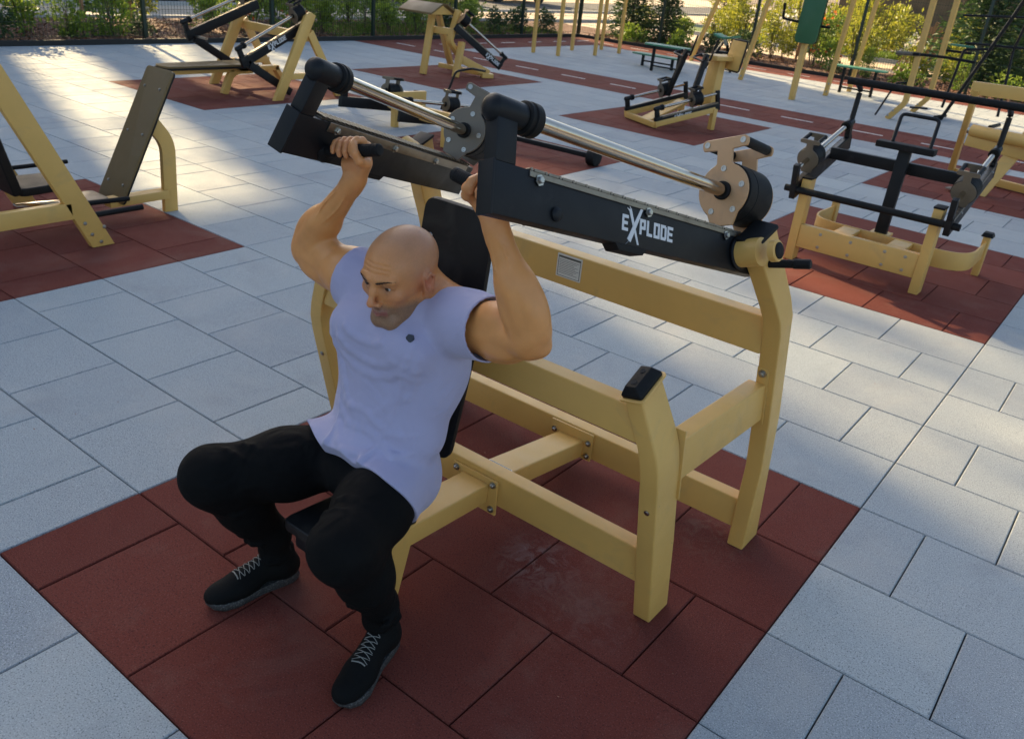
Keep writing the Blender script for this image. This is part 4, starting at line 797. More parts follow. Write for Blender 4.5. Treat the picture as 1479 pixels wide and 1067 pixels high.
def build_shirt():
    f=Field((-1.38,-1.92,.34),(-.66,-1.40,1.12),.0035)
    # trunk: stacked ellipses by ellipsoids, leaning slightly
    f.ell((-1.008,-1.618,.880),(.208,.132,.15),None,.04); f.ell((-1.002,-1.640,.75),(.196,.122,.15),None,.05); f.ell((-1.004,-1.660,.63),(.190,.124,.13),None,.05); f.ell((-1.025,-1.690,.54),(.172,.140,.11),None,.04); f.ell((-1.008,-1.675,.46),(.184,.135,.12),None,.04); f.ell((-1.02,-1.745,.535),(.165,.112,.098),None,.03)
    for s in (-1,1): 
        f.ell((-1.005+s*.085,-1.700,.895),(.100,.060,.075),None,.03)  # chest
        f.ell((-1.008+s*.145,-1.605,.82),(.062,.095,.12),None,.04)     # lats
    for s,h,k_ in ((1,J['hipL'],J['kneeL']),(-1,J['hipR'],J['kneeR'])):
        m=h+(k_-h)*.5+P3(0,0,-.006); f.cap(h+P3(-s*.006,.02,-.006),m+P3(0,0,.002),.113,.118,.035)
    f.ell((-1.02,-1.76,.50),(.13,.12,.094),None,.04)
    f.cap((-1.10,-1.595,.995),(-.91,-1.595,.995),.062,.062,.04)
    for s,sh,el in ((1,J['shL'],J['elL']),(-1,J['shR'],J['elR'])):
        d=N3(el-sh); f.cap(sh-d*.06,sh+d*.03,.085,.086,.04); f.cap(sh-d*.01,sh+d*.14,.0865,.0855,.02)
        u=P3(0,0,1)
        for i,(a,b,c) in enumerate([] if 1 else ((-.5,-.6,-.055),(.1,-.85,-.03),(-.9,.1,-.045),(-.25,-.95,-.015))):   # armpit folds
            p=sh+d*(.10 if s>0 else .05)+P3(0,b*.086,a*.086); q_=sh+d*c*2.2+P3(-s*.03,b*.11-.012,a*.10-.03); f.chain([q_,(p+q_)/2+P3(0,-.001,.002),p],[.004,.0065,.004],.02)
    cx=-1.005
    # collar
    nb=J['neck']+P3(.006,-.025,.022)
    ring=[nb+P3(math.cos(t)*.082,math.sin(t)*.078-.004,.014+.036*math.sin(t)+.0) for t in [2*math.pi*i/20 for i in range(21)]]
    f.cap(nb+P3(0,0,-.035),nb+P3(0,.012,.000),.100,.086,.04)
    # hollow the collar and sleeves
    f.cap(J['neck']+P3(0,-.012,-.00),J['neck']+P3(.022,-.055,.14),.069,.078,.004,'sub')
    for s,sh,el in ((1,J['shL'],J['elL']),(-1,J['shR'],J['elR'])):
        d=N3(el-sh); ct=(.118 if s>0 else .010); f.cap(sh+d*(ct-.015),sh+d*.26,.0800,.0800,.003,'sub'); f.halfcut(sh+d*ct,d,.13)
    f.cap((-.995,-1.612,1.050),(-.972,-1.665,1.17),.082,.088,.004,'sub')
    rg_=[]
    for i in range(41):
        t=2*math.pi*i/40; px,py=-.990+math.cos(t)*.0855,-1.625+math.sin(t)*.086; ii,jj=int(round((px-f.lo[0])/f.h)),int(round((py-f.lo[1])/f.h)); kk=np.where(f.D[ii,jj,:]<0)[0]; rg_.append(P3(px,py,f.lo[2]+kk[-1]*f.h if len(kk) else 1.03))
    zz=np.array([p[2] for p in rg_]); zz=sum(np.roll(zz[:-1],k) for k in range(-3,4))/7
    rg_=[P3(p[0],p[1],zz[i%40]+.001) for i,p in enumerate(rg_)]; COLLAR[:]=rg_
    # drape folds on the chest and belly
    rr=random.Random(3); F_=[]
    for i,(w,z0,dip) in enumerate(((.075,.935,.035),(.11,.908,.060),(.135,.880,.070))):
        off=rr.uniform(-.02,.02); F_.append([P3(cx+off+w*math.cos(R(a)),0,z0+dip*-math.sin(R(a))+.012*i*0) for a in (0,25,50,75,90,105,130,155,180)])
    def surf(p):   # push a point on to the front surface
        x,z=p[0],p[2]; i=int(round((x-f.lo[0])/f.h)); k=int(round((z-f.lo[2])/f.h))
        if not(0<=i<f.n[0] and 0<=k<f.n[2]): return None
        col=f.D[i,:,k]; w=np.where(col<0)[0]
        return P3(x,f.lo[1]+w[0]*f.h,z) if len(w) else None
    def ridge(pts,r,k=.012,dep=.45):
        q=[surf(p) for p in pts]; r=r*(2.0 if r>.003 else 1.); dep=.74 if r>.003 else .2; q=[p+P3(0,r*dep,0) for p in q if p is not None]
        if len(q)>2: f.chain(q,[r*.3]+[r]*(len(q)-2)+[r*.3],k)
    for i,L in enumerate(F_): ridge(L,(.0042,.005,.005,.005,.004)[i])
    for s in (-1,1):
        for j in range(3):   # long diagonal pulls from the armpit to the waist
            x0=cx+s*(.165-.012*j); z0=.90-.02*j; x1=cx+s*(.12-.05*j); z1=.76-.045*j
            ridge([P3(x0+(x1-x0)*t,0,z0+(z1-z0)*t-.02*math.sin(t*3.1)) for t in np.linspace(0,1,7)],.0045-.0004*j)
    for j in range(7):      # gathers near the hem
        x0=cx-.17+.05*j+rr.uniform(-.008,.008); ln=rr.uniform(.06,.14); sl=rr.uniform(-.25,.25)+(.02 if j<6 else -.1)
        ridge([P3(x0+sl*ln*t,0,.49+ln*t) for t in np.linspace(0,1,6)],rr.uniform(.003,.0055))
    for j in range(3): z=.60+.045*j; ridge([P3(cx+.03+.13*t,0,z-.03*t+.012*math.sin(5*t+j)) for t in np.linspace(-1.0,1,9)],.0042)
    for s in (-1,1):
        ridge([P3(cx+s*(.150-.085*t),0,.93-.36*t) for t in np.linspace(0,1,14)],.0022,dep=.2)
    # hem cut, tilted: lower at the sides and back
    X,Y,Z=f.ax[0][:,None,None],f.ax[1][None,:,None],f.ax[2][None,None,:]
    hem=(.385+.06*np.clip((-X-1.08)/.1,0,1)+.006*np.sin(X*70)+.004*np.sin(X*31+1)); f.D=np.maximum(f.D,(hem-Z).astype(np.float32)); wv_=.003*np.sin(X*41)+.003*np.sin(X*19+2); f.D=np.maximum(f.D,(((-1.850+.55*np.clip(.60-Z,-.1,1)+.45*np.clip(-X-1.09,0,1)+wv_)-Y)*.87).astype(np.float32))
    f2=f.D.copy()
    v,F=f.mesh(2); o=npobj('tshirt',v,F,'shirt',PERS)
    bm=bmesh.new(); pts=[Vector(p)+Vector((0,0,.0035)) for p in COLLAR[:-1]]; sweep(bm,pts,[(.0060*a,.0085*b) for a,b in circ(1,10)],closed=True); obj('collar',bm,'shirt',o)
    # badge on the chest
    p=surf(P3(-.872,0,.950)); n=N3(P3(.25,-1,.45)); ex=N3(np.cross(n,P3(0,0,1))); ey=np.cross(n,ex)
    if p is not None:
        bm=bmesh.new(); cyl(bm,Vector(p-n*.004),Vector(p+n*.0045),.0115,n=6); obj('badge',bm,'logo',o)
build_shirt()
def build_pants():
    f=Field((-1.44,-2.16,.10),(-.66,-1.42,.66),.0040)
    f.ell((-1.02,-1.665,.49),(.168,.135,.105),None,.04); f.cap((-1.10,-1.66,.46),(-.94,-1.66,.46),.085,.085,.04); f.ell((-1.02,-1.76,.495),(.12,.11,.078),None,.04)
    for s,h,k_,a in ((1,J['hipL'],J['kneeL'],J['ankL']),(-1,J['hipR'],J['kneeR'],J['ankR'])):
        m=h+(k_-h)*.5+P3(0,0,-.006); f.cap(h+P3(-s*.006,.02,-.01),m,.098,.102,.04); f.cap(m,k_+P3(0,.012,-.004),.102,.079,.04); f.ell(k_+P3(0,-.006,.000),(.068,.068,.072),None,.04)
        f.cap(k_,k_+(a-k_)*.38+P3(0,.025,0),.076,.071,.05); f.cap(k_+(a-k_)*.38+P3(0,.025,0),a+P3(0,.0,.09),.071,.050,.04); f.cap(a+P3(0,0,.10),a+P3(0,-.005,.045),.048,.047,.02)
        f.ell(k_+(a-k_)*.4+P3(0,.035,0),(.055,.055,.10),None,.03)
        rr=random.Random(int(s)+9)
        for i in range(7):   # cloth rings at shin and ankle
            t=.15+i*.125+rr.uniform(-.02,.02); c=k_+(a-k_)*t; r=.074-.024*t; ph=rr.uniform(0,6); 
            f.chain([c+P3(math.cos(u)*r,math.sin(u)*r+.012,.020*math.sin(u*1+ph)) for u in [ph+x*.5 for x in range(6)]],[.003,.007,.007,.007,.007,.003],.014)
        for i in range(5):
            t=.22+i*.15; c=h+(k_-h)*t; r=.093-.018*t; ph=rr.uniform(.2,1.2)
            f.chain([c+P3(math.cos(u)*r,0-.02*u,math.sin(u)*r) for u in [ph+x*.35 for x in range(6)]],[.003,.006,.006,.006,.006,.003],.014)
    for i in range(0):       # groin creases
        for s,kx in ((1,J['kneeL']),(-1,J['kneeR'])):
            p=P3(-1.012+s*.03,-1.755,.565-.012*i); d=N3(kx-p+P3(0,0,.25-.09*i)); f.chain([p,p+d*.06+P3(0,0,.012),p+d*.13],[.004,.0065,.003],.014)
    for a in (J['ankL'],J['ankR']): f.cap(a+P3(0,-.005,.015),a+P3(0,-.005,.06),.036,.036,.003,'sub')
    v,F=f.mesh(2); npobj('trousers',v,F,'pants',PERS)
build_pants()
def build_shoe(heel,toe):
    heel=P3(*heel,0); toe=P3(*toe,0); d=N3(toe-heel); Ln=np.linalg.norm(toe-heel); sx=np.cross(d,P3(0,0,1))
    def q(l,w,z): return heel+d*(l*Ln)+sx*w+P3(0,0,z)
    lo=np.minimum(heel,toe)-P3(.09,.09,.01); hi=np.maximum(heel,toe)+P3(.09,.09,.20); f=Field(lo,hi,.003)
    rot=np.stack([d,sx,P3(0,0,1)])
    f.ell(q(.16,0,.055),(.052,.038,.050),rot,.02); f.cap(q(.18,0,.06),q(.22,0,.125),.040,.038,.02); f.cap(q(.25,0,.075),q(.62,0,.055),.040,.038,.03); f.ell(q(.70,0,.040),(.075,.048,.036),rot,.03); f.ell(q(.86,.003,.034),(.045,.040,.026),rot,.02)
    f.cap(q(.30,0,.105),q(.55,0,.075),.026,.024,.02); f.cap(q(.13,0,.09),q(.10,0,.125),.022,.014,.02)
    X,Y,Z=f.ax[0][:,None,None],f.ax[1][None,:,None],f.ax[2][None,None,:]; f.D=np.maximum(f.D,(.020-Z)+0*X+0*Y).astype(np.float32)
    f.cap(q(.20,0,.10),q(.21,0,.17),.031,.034,.004,'sub')
    v,F=f.mesh(1); o=npobj('shoe',v,F,'shoe',PERS)
    bm=bmesh.new()
    out=[(0.02,0),(.03,.022),(.10,.034),(.22,.036),(.42,.034),(.60,.043),(.74,.050),(.87,.044),(.96,.028),(1.0,.0)]; pts=[(a,b) for a,b in out]+[(a,-b) for a,b in out[-2:0:-1]]
    pr=[(.0,.94),(.005,1.0),(.012,1.03),(.020,1.03),(.027,.97)]
    poly_loft(bm,[[Vector(q(.5+(a-.5)*(1+(k-1)*.4),b*k,z*(1+.35*math.exp(-((a-.12)/.2)**2))+.012*max(0,(a-.85)/.15)**2)) for a,b in pts] for z,k in pr]); obj('sole',bm,'sole',o)
    bm=bmesh.new(); rr=random.Random(2)
    def top(l,w):
        i=((q(l,w,0)-f.lo)/f.h).round().astype(int); col=f.D[min(max(i[0],0),f.n[0]-1),min(max(i[1],0),f.n[1]-1),:]; k=np.where(col<0)[0]; return Vector(q(l,w,(f.lo[2]+k[-1]*f.h if len(k) else .06)+.0025))
    for i in range(6):
        l=.36+i*.052; w=.019+.001*i
        for a,b in ((-1,1),(1,-1)):
            pts_=[top(l+.045*t,w*(a+(b-a)*t)) for t in (0,.25,.5,.75,1)]; tube(bm,pts_,.0011,n=6)
    tube(bm,[top(.685,w) for w in (-.021,-.01,.0,.01,.021)],.0020,n=6)
    obj('laces',bm,'lace',o)
build_shoe((-.832,-1.785),(-.745,-2.075)); build_shoe((-1.258,-1.795),(-1.325,-2.090))
# ------------------------------------------------------------------ planting beds
def bed(name,x0,x1,y0,y1,nx,ny):
    o=sheet(name,x0,x1,y0,y1,.0,'mulch',nx=nx,ny=ny,amp=.035); return o
bed('bark_bed',-16.6,-13.12,-6.,20.6,16,120); bed('bark_bed',-13.12,9,17.25,20.6,100,16)
bm=bmesh.new(); box(bm,-13.12,-13.06,-6.,17.22,-.02,.075); box(bm,-13.12,9,17.16,17.22,-.02,.075); e_=obj('bed_edging',bm,'edge',sm=False); tag(e_,kind='structure')
def chips(name,n,areas,m,s0,s1,label):
    vs=[];fs=[];lv=[]
    for i in range(n):
        a=areas[rnd.randrange(len(areas))]; p=V(rnd.uniform(a[0],a[1]),rnd.uniform(a[2],a[3]),rnd.uniform(.03,.075)); s=rnd.uniform(s0,s1)
        e=Euler((rnd.uniform(-.7,.7),rnd.uniform(-.7,.7),rnd.uniform(0,6.28))).to_matrix(); k=len(vs)
        for q in ((-s,-s*.4,0),(s,-s*.3,0),(s*.8,s*.4,0),(-s*.9,s*.35,0),(0,0,s*.25)): vs.append(p+e@V(*q))
        fs+=[(k,k+1,k+4),(k+1,k+2,k+4),(k+2,k+3,k+4),(k+3,k,k+4)]
    o=npobj(name,[tuple(v) for v in vs],fs,m,sm=False); return tag(o,label,kind='stuff')
bm=bmesh.new(); c_=V(-1.995,-1.72,.006); vs_=[bm.verts.new(c_+V(*q)) for q in ((-.022,0,0),(-.006,.010,.004),(.018,.002,.001),(-.002,-.011,.005))]; bm.faces.new(vs_); o=obj('fallen_leaf',bm,'leafy'); tag(o,'small yellow leaf lying at the left edge of the main red mat','leaf')
def litter():
    vs=[];fs=[]
    for i in range(420):
        x,y=rnd.uniform(-8,1.5),rnd.uniform(-2.8,9); s=rnd.uniform(.0015,.006); a=rnd.uniform(0,3); k=len(vs); vs+=[(x+s*math.cos(a+q),y+s*.6*math.sin(a+q),.0012+.002*(q>3)) for q in (0,1.57,3.14,4.71)]; fs.append((k,k+1,k+2,k+3))
    o=npobj('ground_litter',vs,fs,'chip',sm=False); tag(o,'tiny scattered leaf crumbs and grit on the paving',kind='stuff')
litter()
chips('bark_chips',9000,[(-16,-13.15,1.5,17),(-16,-13.15,1.5,17),(-13,0,17.3,19.5)],'chip',.02,.055,'loose bark chips covering the planting beds')
# ------------------------------------------------------------------ plants (prototypes, then copies)
def leaf_mesh(name,n,fn,size,asp=.5,fold=.25,seed=1,up=.3):
    rr=random.Random(seed); vs=np.zeros((n*4,3)); fs=np.arange(n*4).reshape(n,4); lv=np.zeros(n*4)
    for i in range(n):
        p,o,b=fn(rr,i); s=size*rr.uniform(.6,1.25)
        d=(V(o)+V(rr.uniform(-.8,.8),rr.uniform(-.8,.8),rr.uniform(-.5,.9)*up*2)).normalized(); w=d.cross(V(rr.uniform(-1,1),rr.uniform(-1,1),rr.uniform(.2,1))).normalized(); n_=w.cross(d)
        p=V(p); vs[i*4]=p; vs[i*4+1]=p+d*s*.5+w*s*asp*.5+n_*s*fold*.3; vs[i*4+2]=p+d*s; vs[i*4+3]=p+d*s*.5-w*s*asp*.5+n_*s*fold*.3; lv[i*4:i*4+4]=min(1,max(0,b+rr.gauss(0,.18)))
    me=bpy.data.meshes.new(name); me.from_pydata([tuple(v) for v in vs],[],[tuple(int(x) for x in f) for f in fs]); a=me.attributes.new('lv','FLOAT','POINT'); a.data.foreach_set('value',lv.astype(np.float32)); return me
def mk(name,me,m,parent=None,loc=(0,0,0)):
    o=bpy.data.objects.new(name,me); COL.objects.link(o); o.parent=parent; o.location=loc
    if len(me.materials)==0: me.materials.append(M[m])
    return o
def bush_fn(r,h,lobes,seed):
    rs=random.Random(seed); L=[(rs.uniform(-r,r)*.6,rs.uniform(-r,r)*.6,rs.uniform(.25,.85)*h,rs.uniform(.28,.5)*r) for _ in range(lobes)]
    def fn(rr,i):
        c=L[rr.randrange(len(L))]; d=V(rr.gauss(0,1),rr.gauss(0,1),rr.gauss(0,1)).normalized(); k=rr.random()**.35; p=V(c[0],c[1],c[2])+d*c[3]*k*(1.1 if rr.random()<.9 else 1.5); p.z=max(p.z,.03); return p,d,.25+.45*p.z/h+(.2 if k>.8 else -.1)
    return fn
def column_fn(r,h):
    def fn(rr,i):
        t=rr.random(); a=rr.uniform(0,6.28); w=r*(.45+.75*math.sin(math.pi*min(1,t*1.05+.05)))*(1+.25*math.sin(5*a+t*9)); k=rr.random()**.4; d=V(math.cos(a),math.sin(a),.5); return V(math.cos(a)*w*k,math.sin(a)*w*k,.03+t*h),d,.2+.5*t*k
    return fn
def cone_fn(r,h):
    def fn(rr,i):
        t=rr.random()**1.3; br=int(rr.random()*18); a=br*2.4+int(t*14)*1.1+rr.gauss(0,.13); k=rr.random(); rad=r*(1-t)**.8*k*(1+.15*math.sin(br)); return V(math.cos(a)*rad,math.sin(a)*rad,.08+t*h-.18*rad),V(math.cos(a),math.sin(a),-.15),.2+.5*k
    return fn
def stems_mesh(name,n,h,r,seed,rad=.008):
    rs=random.Random(seed); bm=bmesh.new()
    for i in range(n):
        a=rs.uniform(0,6.28); q=V(math.cos(a)*r*rs.random(),math.sin(a)*r*rs.random(),h*rs.uniform(.6,1)); tube(bm,[V(0,0,-.02)+V(q.x,q.y,0)*.15,V(q.x,q.y,0)*.5+V(0,0,q.z*.5),q],rad,n=5)
    me=bpy.data.meshes.new(name); bm.to_mesh(me); bm.free(); return me
PL={}
def proto(key,leaf,lm,stems,flower=None,fm=None): PL[key]=(leaf,lm,stems,flower,fm)
for i in range(3):
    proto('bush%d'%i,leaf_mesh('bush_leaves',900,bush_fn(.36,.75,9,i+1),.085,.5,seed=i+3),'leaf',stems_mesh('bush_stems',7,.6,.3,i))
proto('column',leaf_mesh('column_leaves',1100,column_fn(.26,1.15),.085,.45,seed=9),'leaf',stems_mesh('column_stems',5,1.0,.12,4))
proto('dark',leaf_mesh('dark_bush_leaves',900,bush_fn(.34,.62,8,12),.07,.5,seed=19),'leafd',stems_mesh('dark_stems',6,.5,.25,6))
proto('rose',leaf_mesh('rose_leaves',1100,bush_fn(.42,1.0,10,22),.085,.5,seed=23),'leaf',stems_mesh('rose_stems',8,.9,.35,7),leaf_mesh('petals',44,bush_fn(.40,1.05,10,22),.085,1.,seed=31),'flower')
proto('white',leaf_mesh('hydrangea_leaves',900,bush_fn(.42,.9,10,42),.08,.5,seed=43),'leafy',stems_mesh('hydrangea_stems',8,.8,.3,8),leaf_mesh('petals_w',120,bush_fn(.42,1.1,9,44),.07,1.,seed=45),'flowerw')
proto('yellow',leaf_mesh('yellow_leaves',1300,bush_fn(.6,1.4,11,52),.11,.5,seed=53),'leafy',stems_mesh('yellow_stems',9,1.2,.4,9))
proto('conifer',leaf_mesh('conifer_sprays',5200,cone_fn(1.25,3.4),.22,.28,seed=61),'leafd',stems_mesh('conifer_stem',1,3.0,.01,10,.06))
proto('low',leaf_mesh('low_leaves',420,bush_fn(.26,.28,6,71),.07,.6,seed=73),'leaf',stems_mesh('low_stems',4,.2,.2,11))
def plant(key,x,y,s,name,label,cat='shrub',group=None,z=.03,sz=1.):
    leaf,lm,st,fl,fm=PL[key]; o=empty(name,(x,y,z),label,cat,group); o.rotation_euler.z=rnd.uniform(0,6.28); o.scale=(s,s,s*sz)
    mk('foliage',leaf,lm,o); mk('stem',st,'bark',o)
    if fl: mk('flowers',fl,fm,o)['kind']='stuff'
    return o
# left bed, between the machines and the street
left=[('dark',-13.55,2.55,1.0,'leafy_bush','dark green bush behind the corner fence post, at the far left end of the bed'),
 ('bush0',-14.0,3.3,1.1,'leafy_bush','broad loose bush second from the left end of the bed'),
 ('low',-13.6,4.05,1.2,'low_plant','small low plant between the two leftmost bushes and the tall columnar shrub'),
 ('column',-13.62,3.75,.62,'columnar_shrub','short narrow shrub just left of the tall light green one'),
 ('column',-13.55,4.45,.95,'columnar_shrub','tall light green upright shrub standing left of the second fence post'),
 ('dark',-13.6,4.95,.6,'leafy_bush','small dark bush at the foot of the tall light green shrub'),
 ('bush1',-15.2,5.2,1.2,'leafy_bush','yellow green bush near the wooden stakes'),
 ('bush2',-14.1,6.6,1.0,'leafy_bush','green bush behind the left lever of the incline press'),
 ('rose',-13.9,7.35,1.0,'rose_bush','orange flowering bush directly behind the incline press'),
 ('rose',-13.85,8.3,1.15,'rose_bush','large orange flowering bush right of the incline press'),
 ('bush0',-13.8,9.0,1.0,'leafy_bush','green bush left of the fence post between incline press and trestle machine'),
 ('column',-13.8,10.15,.8,'columnar_shrub','upright shrub right of the fence post, left of the trestle pad'),
 ('bush1',-13.75,10.8,.95,'leafy_bush','bush under the roof-shaped pad of the trestle machine'),
 ('bush2',-13.8,11.7,1.0,'leafy_bush','bush behind the tilted lever of the trestle machine'),
 ('dark',-13.7,12.6,1.05,'leafy_bush','dark bush right of the trestle machine lever'),
 ('bush0',-13.8,13.5,.95,'leafy_bush','fuller green bush left of the pull-up frame posts'),
 ('dark',-13.7,14.3,1.0,'leafy_bush','dark upright bush left of the thin fence post by the pull-up frame'),
 ('dark',-13.7,15.4,1.1,'leafy_bush','dark bush behind the first pull-up frame post'),
 ('dark',-13.6,16.3,1.0,'leafy_bush','dark bush behind the second pull-up frame post')]
left+=[('bush%d'%(i%3) if i%4 else 'yellow',-15.6+.5*((i*37)%5)/5,1.6+i*1.05,(1.0+.12*((i*13)%4)) if i%4 else .75,'leafy_bush','%s bush number %d from the left in the back row of the left bed'%('green' if i%4 else 'yellow green',i+1)) for i in range(14) if i>6 or i in (1,4)]
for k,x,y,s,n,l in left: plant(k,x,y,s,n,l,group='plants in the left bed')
plant('conifer',-12.3,18.6,.62,'small_conifer','dark dense conifer behind the pull-up frame','tree'); plant('conifer',-11.4,18.9,.5,'small_conifer','smaller spreading conifer just right of the dense one by the pull-up frame','tree')
far=[('low',-10.3,17.8,1.4,'low_plant','low plant in the mulch right of the spreading conifer'),('dark',-9.4,17.9,.9,'leafy_bush','rounded dark bush behind the bent handlebars'),('dark',-8.7,18.1,1.1,'leafy_bush','dark bush behind the boxy column'),
 ('white',-8.3,18.9,1.15,'hydrangea','white flowering bush behind the green topped stool'),('rose',-7.1,18.6,1.25,'rose_bush','orange flowering bush left of the green backrest'),('yellow',-6.4,19.4,.9,'leafy_bush','bright yellow green bush behind the black arm rest'),
 ('dark',-6.3,17.75,.6,'leafy_bush','small round dark bush at the bed edge under the green backrest'),('column',-5.6,17.9,.55,'columnar_shrub','small clipped cone left of the post with the green backrest'),('column',-3.6,18.0,.65,'columnar_shrub','clipped dark cone right of the leaning ladder frame post'),
 ('yellow',-9.8,20.4,1.0,'leafy_bush','yellow sunlit bush beyond the fence near the conifers'),('yellow',-8.6,21.5,1.2,'leafy_bush','tall yellow sunlit bush beyond the fence behind the leaning posts'),('yellow',-6.9,22.4,1.3,'leafy_bush','large yellow sunlit bush beyond the fence left of the green backrest'),
 ('low',-4.6,17.7,1.3,'low_plant','low ground plant in front of the ladder frame'),('low',-2.6,17.9,1.5,'low_plant','low ground plant behind the dip frame posts'),('low',-1.6,17.8,1.4,'low_plant','low ground plant behind the black rack'),('bush1',-.6,18.2,1.0,'leafy_bush','bush in the bed at the right edge behind the black rack'),('low',-11.6,17.7,1.4,'low_plant','low plant at the foot of the dark dense conifer')]
far+=[(('yellow','bush1','yellow','white')[i%4],-12.4+i*1.05,19.3+.5*((i*29)%5)/5,(.62,1.05,.7,.9)[i%4],'leafy_bush','%s bush number %d from the left in the back row along the far fence'%(('yellow','green','yellow','white flowered')[i%4],i+1)) for i in range(17) if i not in (3,6,9,10)]
far+=[('yellow',-12.6+i*1.9,25.0+.6*((i*31)%4)/4,1.1,'leafy_bush','sunlit yellow bush number %d from the left at the near edge of the lawn'%(i+1)) for i in range(9)]
for k,x,y,s,n,l in far: plant(k,x,y,s,n,l,group='plants along the far fence')
plant('conifer',-3.9,20.6,1.05,'conifer_tree','tall dark conifer behind the twin dip posts','tree'); plant('conifer',-2.9,21.8,.95,'conifer_tree','dark conifer further right, behind the black parallel bars','tree')
for i,(x,y,h,l) in enumerate(((-15.0,4.7,1.1,'wooden stake left of the second fence post'),(-15.3,5.75,1.2,'wooden stake right of the second fence post'),(-8.1,20.1,1.2,'short pale wooden stake behind the leaning swing frame post'),(-4.05,19.9,.9,'orange brown stake beside the tall dark conifer'))):
    bm=bmesh.new(); cyl(bm,(x,y,-.02),(x+.05,y+.03,h),.035,.03,n=10); o=obj('wooden_stake',bm,'wood'); tag(o,l,'stake')
# ------------------------------------------------------------------ fence
def fence(name,x0,y0,x1,y1,label,n):
    e=empty(name,(x0,y0,0),label,'fence'); d=V(x1-x0,y1-y0,0); Ln=d.length; d.normalize(); H=1.95
    for i in range(n+1):
        p=V(x0,y0,0)+d*Ln*i/n; bm=bmesh.new(); beam(bm,p,p+V(0,0,2.05),.06,.06,up=(0,1,0)); obj('post',bm,'fence',e,bev=.004)
    for i in range(n):
        a=V(x0,y0,0)+d*Ln*i/n; b=V(x0,y0,0)+d*Ln*(i+1)/n; bm=bmesh.new(); m=int((b-a).length/.055)
        for j in range(1,m): p=a+(b-a)*j/m; beam(bm,p+V(0,0,.08),p+V(0,0,H),.0042,.0042,up=(0,1,0))
        for z in np.arange(.1,2.,.2): beam(bm,a+V(0,0,z),b+V(0,0,z),.006,.006)
        obj('mesh_panel',bm,'fence',e,sm=False)
fence('wire_fence',-13.30,-.2,-13.30,17.5,'dark green wire mesh fence along the left planting bed',7)
fence('wire_fence',-13.30,17.55,6.5,17.55+.35,'dark green wire mesh fence along the far planting bed',8)
# ------------------------------------------------------------------ street and lawns beyond
sheet('street',-60,-16.6,-40,60,-.04,'asphalt'); sheet('sunny_pavement',-19.6,-16.62,-40,60,-.03,'sand'); sheet('parking_pavement',-34,-24.5,-40,60,-.03,'sand')
sheet('far_pavement',-16.5,30,20.7,24.5,-.035,'sand'); sheet('lawn',-16.5,30,24.6,28.6,-.03,'lawn'); sheet('far_path',-16.5,40,28.7,31.2,-.035,'sand'); sheet('lawn',-16.5,60,31.3,90,-.03,'lawn')
bm=bmesh.new(); box(bm,-16.62,30,24.5,24.62,-.05,.07); box(bm,-16.62,40,28.6,28.7,-.05,.07); box(bm,-16.72,-16.6,-40,24.6,-.05,.06); box(bm,-19.75,-19.6,-40,60,-.06,.05); o=obj('kerb',bm,'stone',sm=False); tag(o,kind='structure')
def grass(name,n,x0,x1,y0,y1,h,label):
    vs=[];fs=[];lv=[]
    for i in range(n):
        x,y=rnd.uniform(x0,x1),rnd.uniform(y0,y1); a=rnd.uniform(0,3.14); w=.02; hh=h*rnd.uniform(.5,1.3); k=len(vs); c,s=math.cos(a)*w,math.sin(a)*w; vs+=[(x-c,y-s,-.03),(x+c,y+s,-.03),(x+rnd.uniform(-.06,.06),y+rnd.uniform(-.06,.06),hh)]; fs.append((k,k+1,k+2)); b=rnd.random(); lv+=[b]*3
    o=npobj(name,vs,fs,'grass',sm=False); setattr_pt(o,'lv',lv); tag(o,label,kind='stuff')
grass('lawn_grass',14000,-12,6,24.7,28.5,.12,'grass of the sunlit lawn beyond the far fence'); grass('verge_grass',5000,-15.5,-13.3,9,17,.14,'grass tufts between the street and the bark bed')
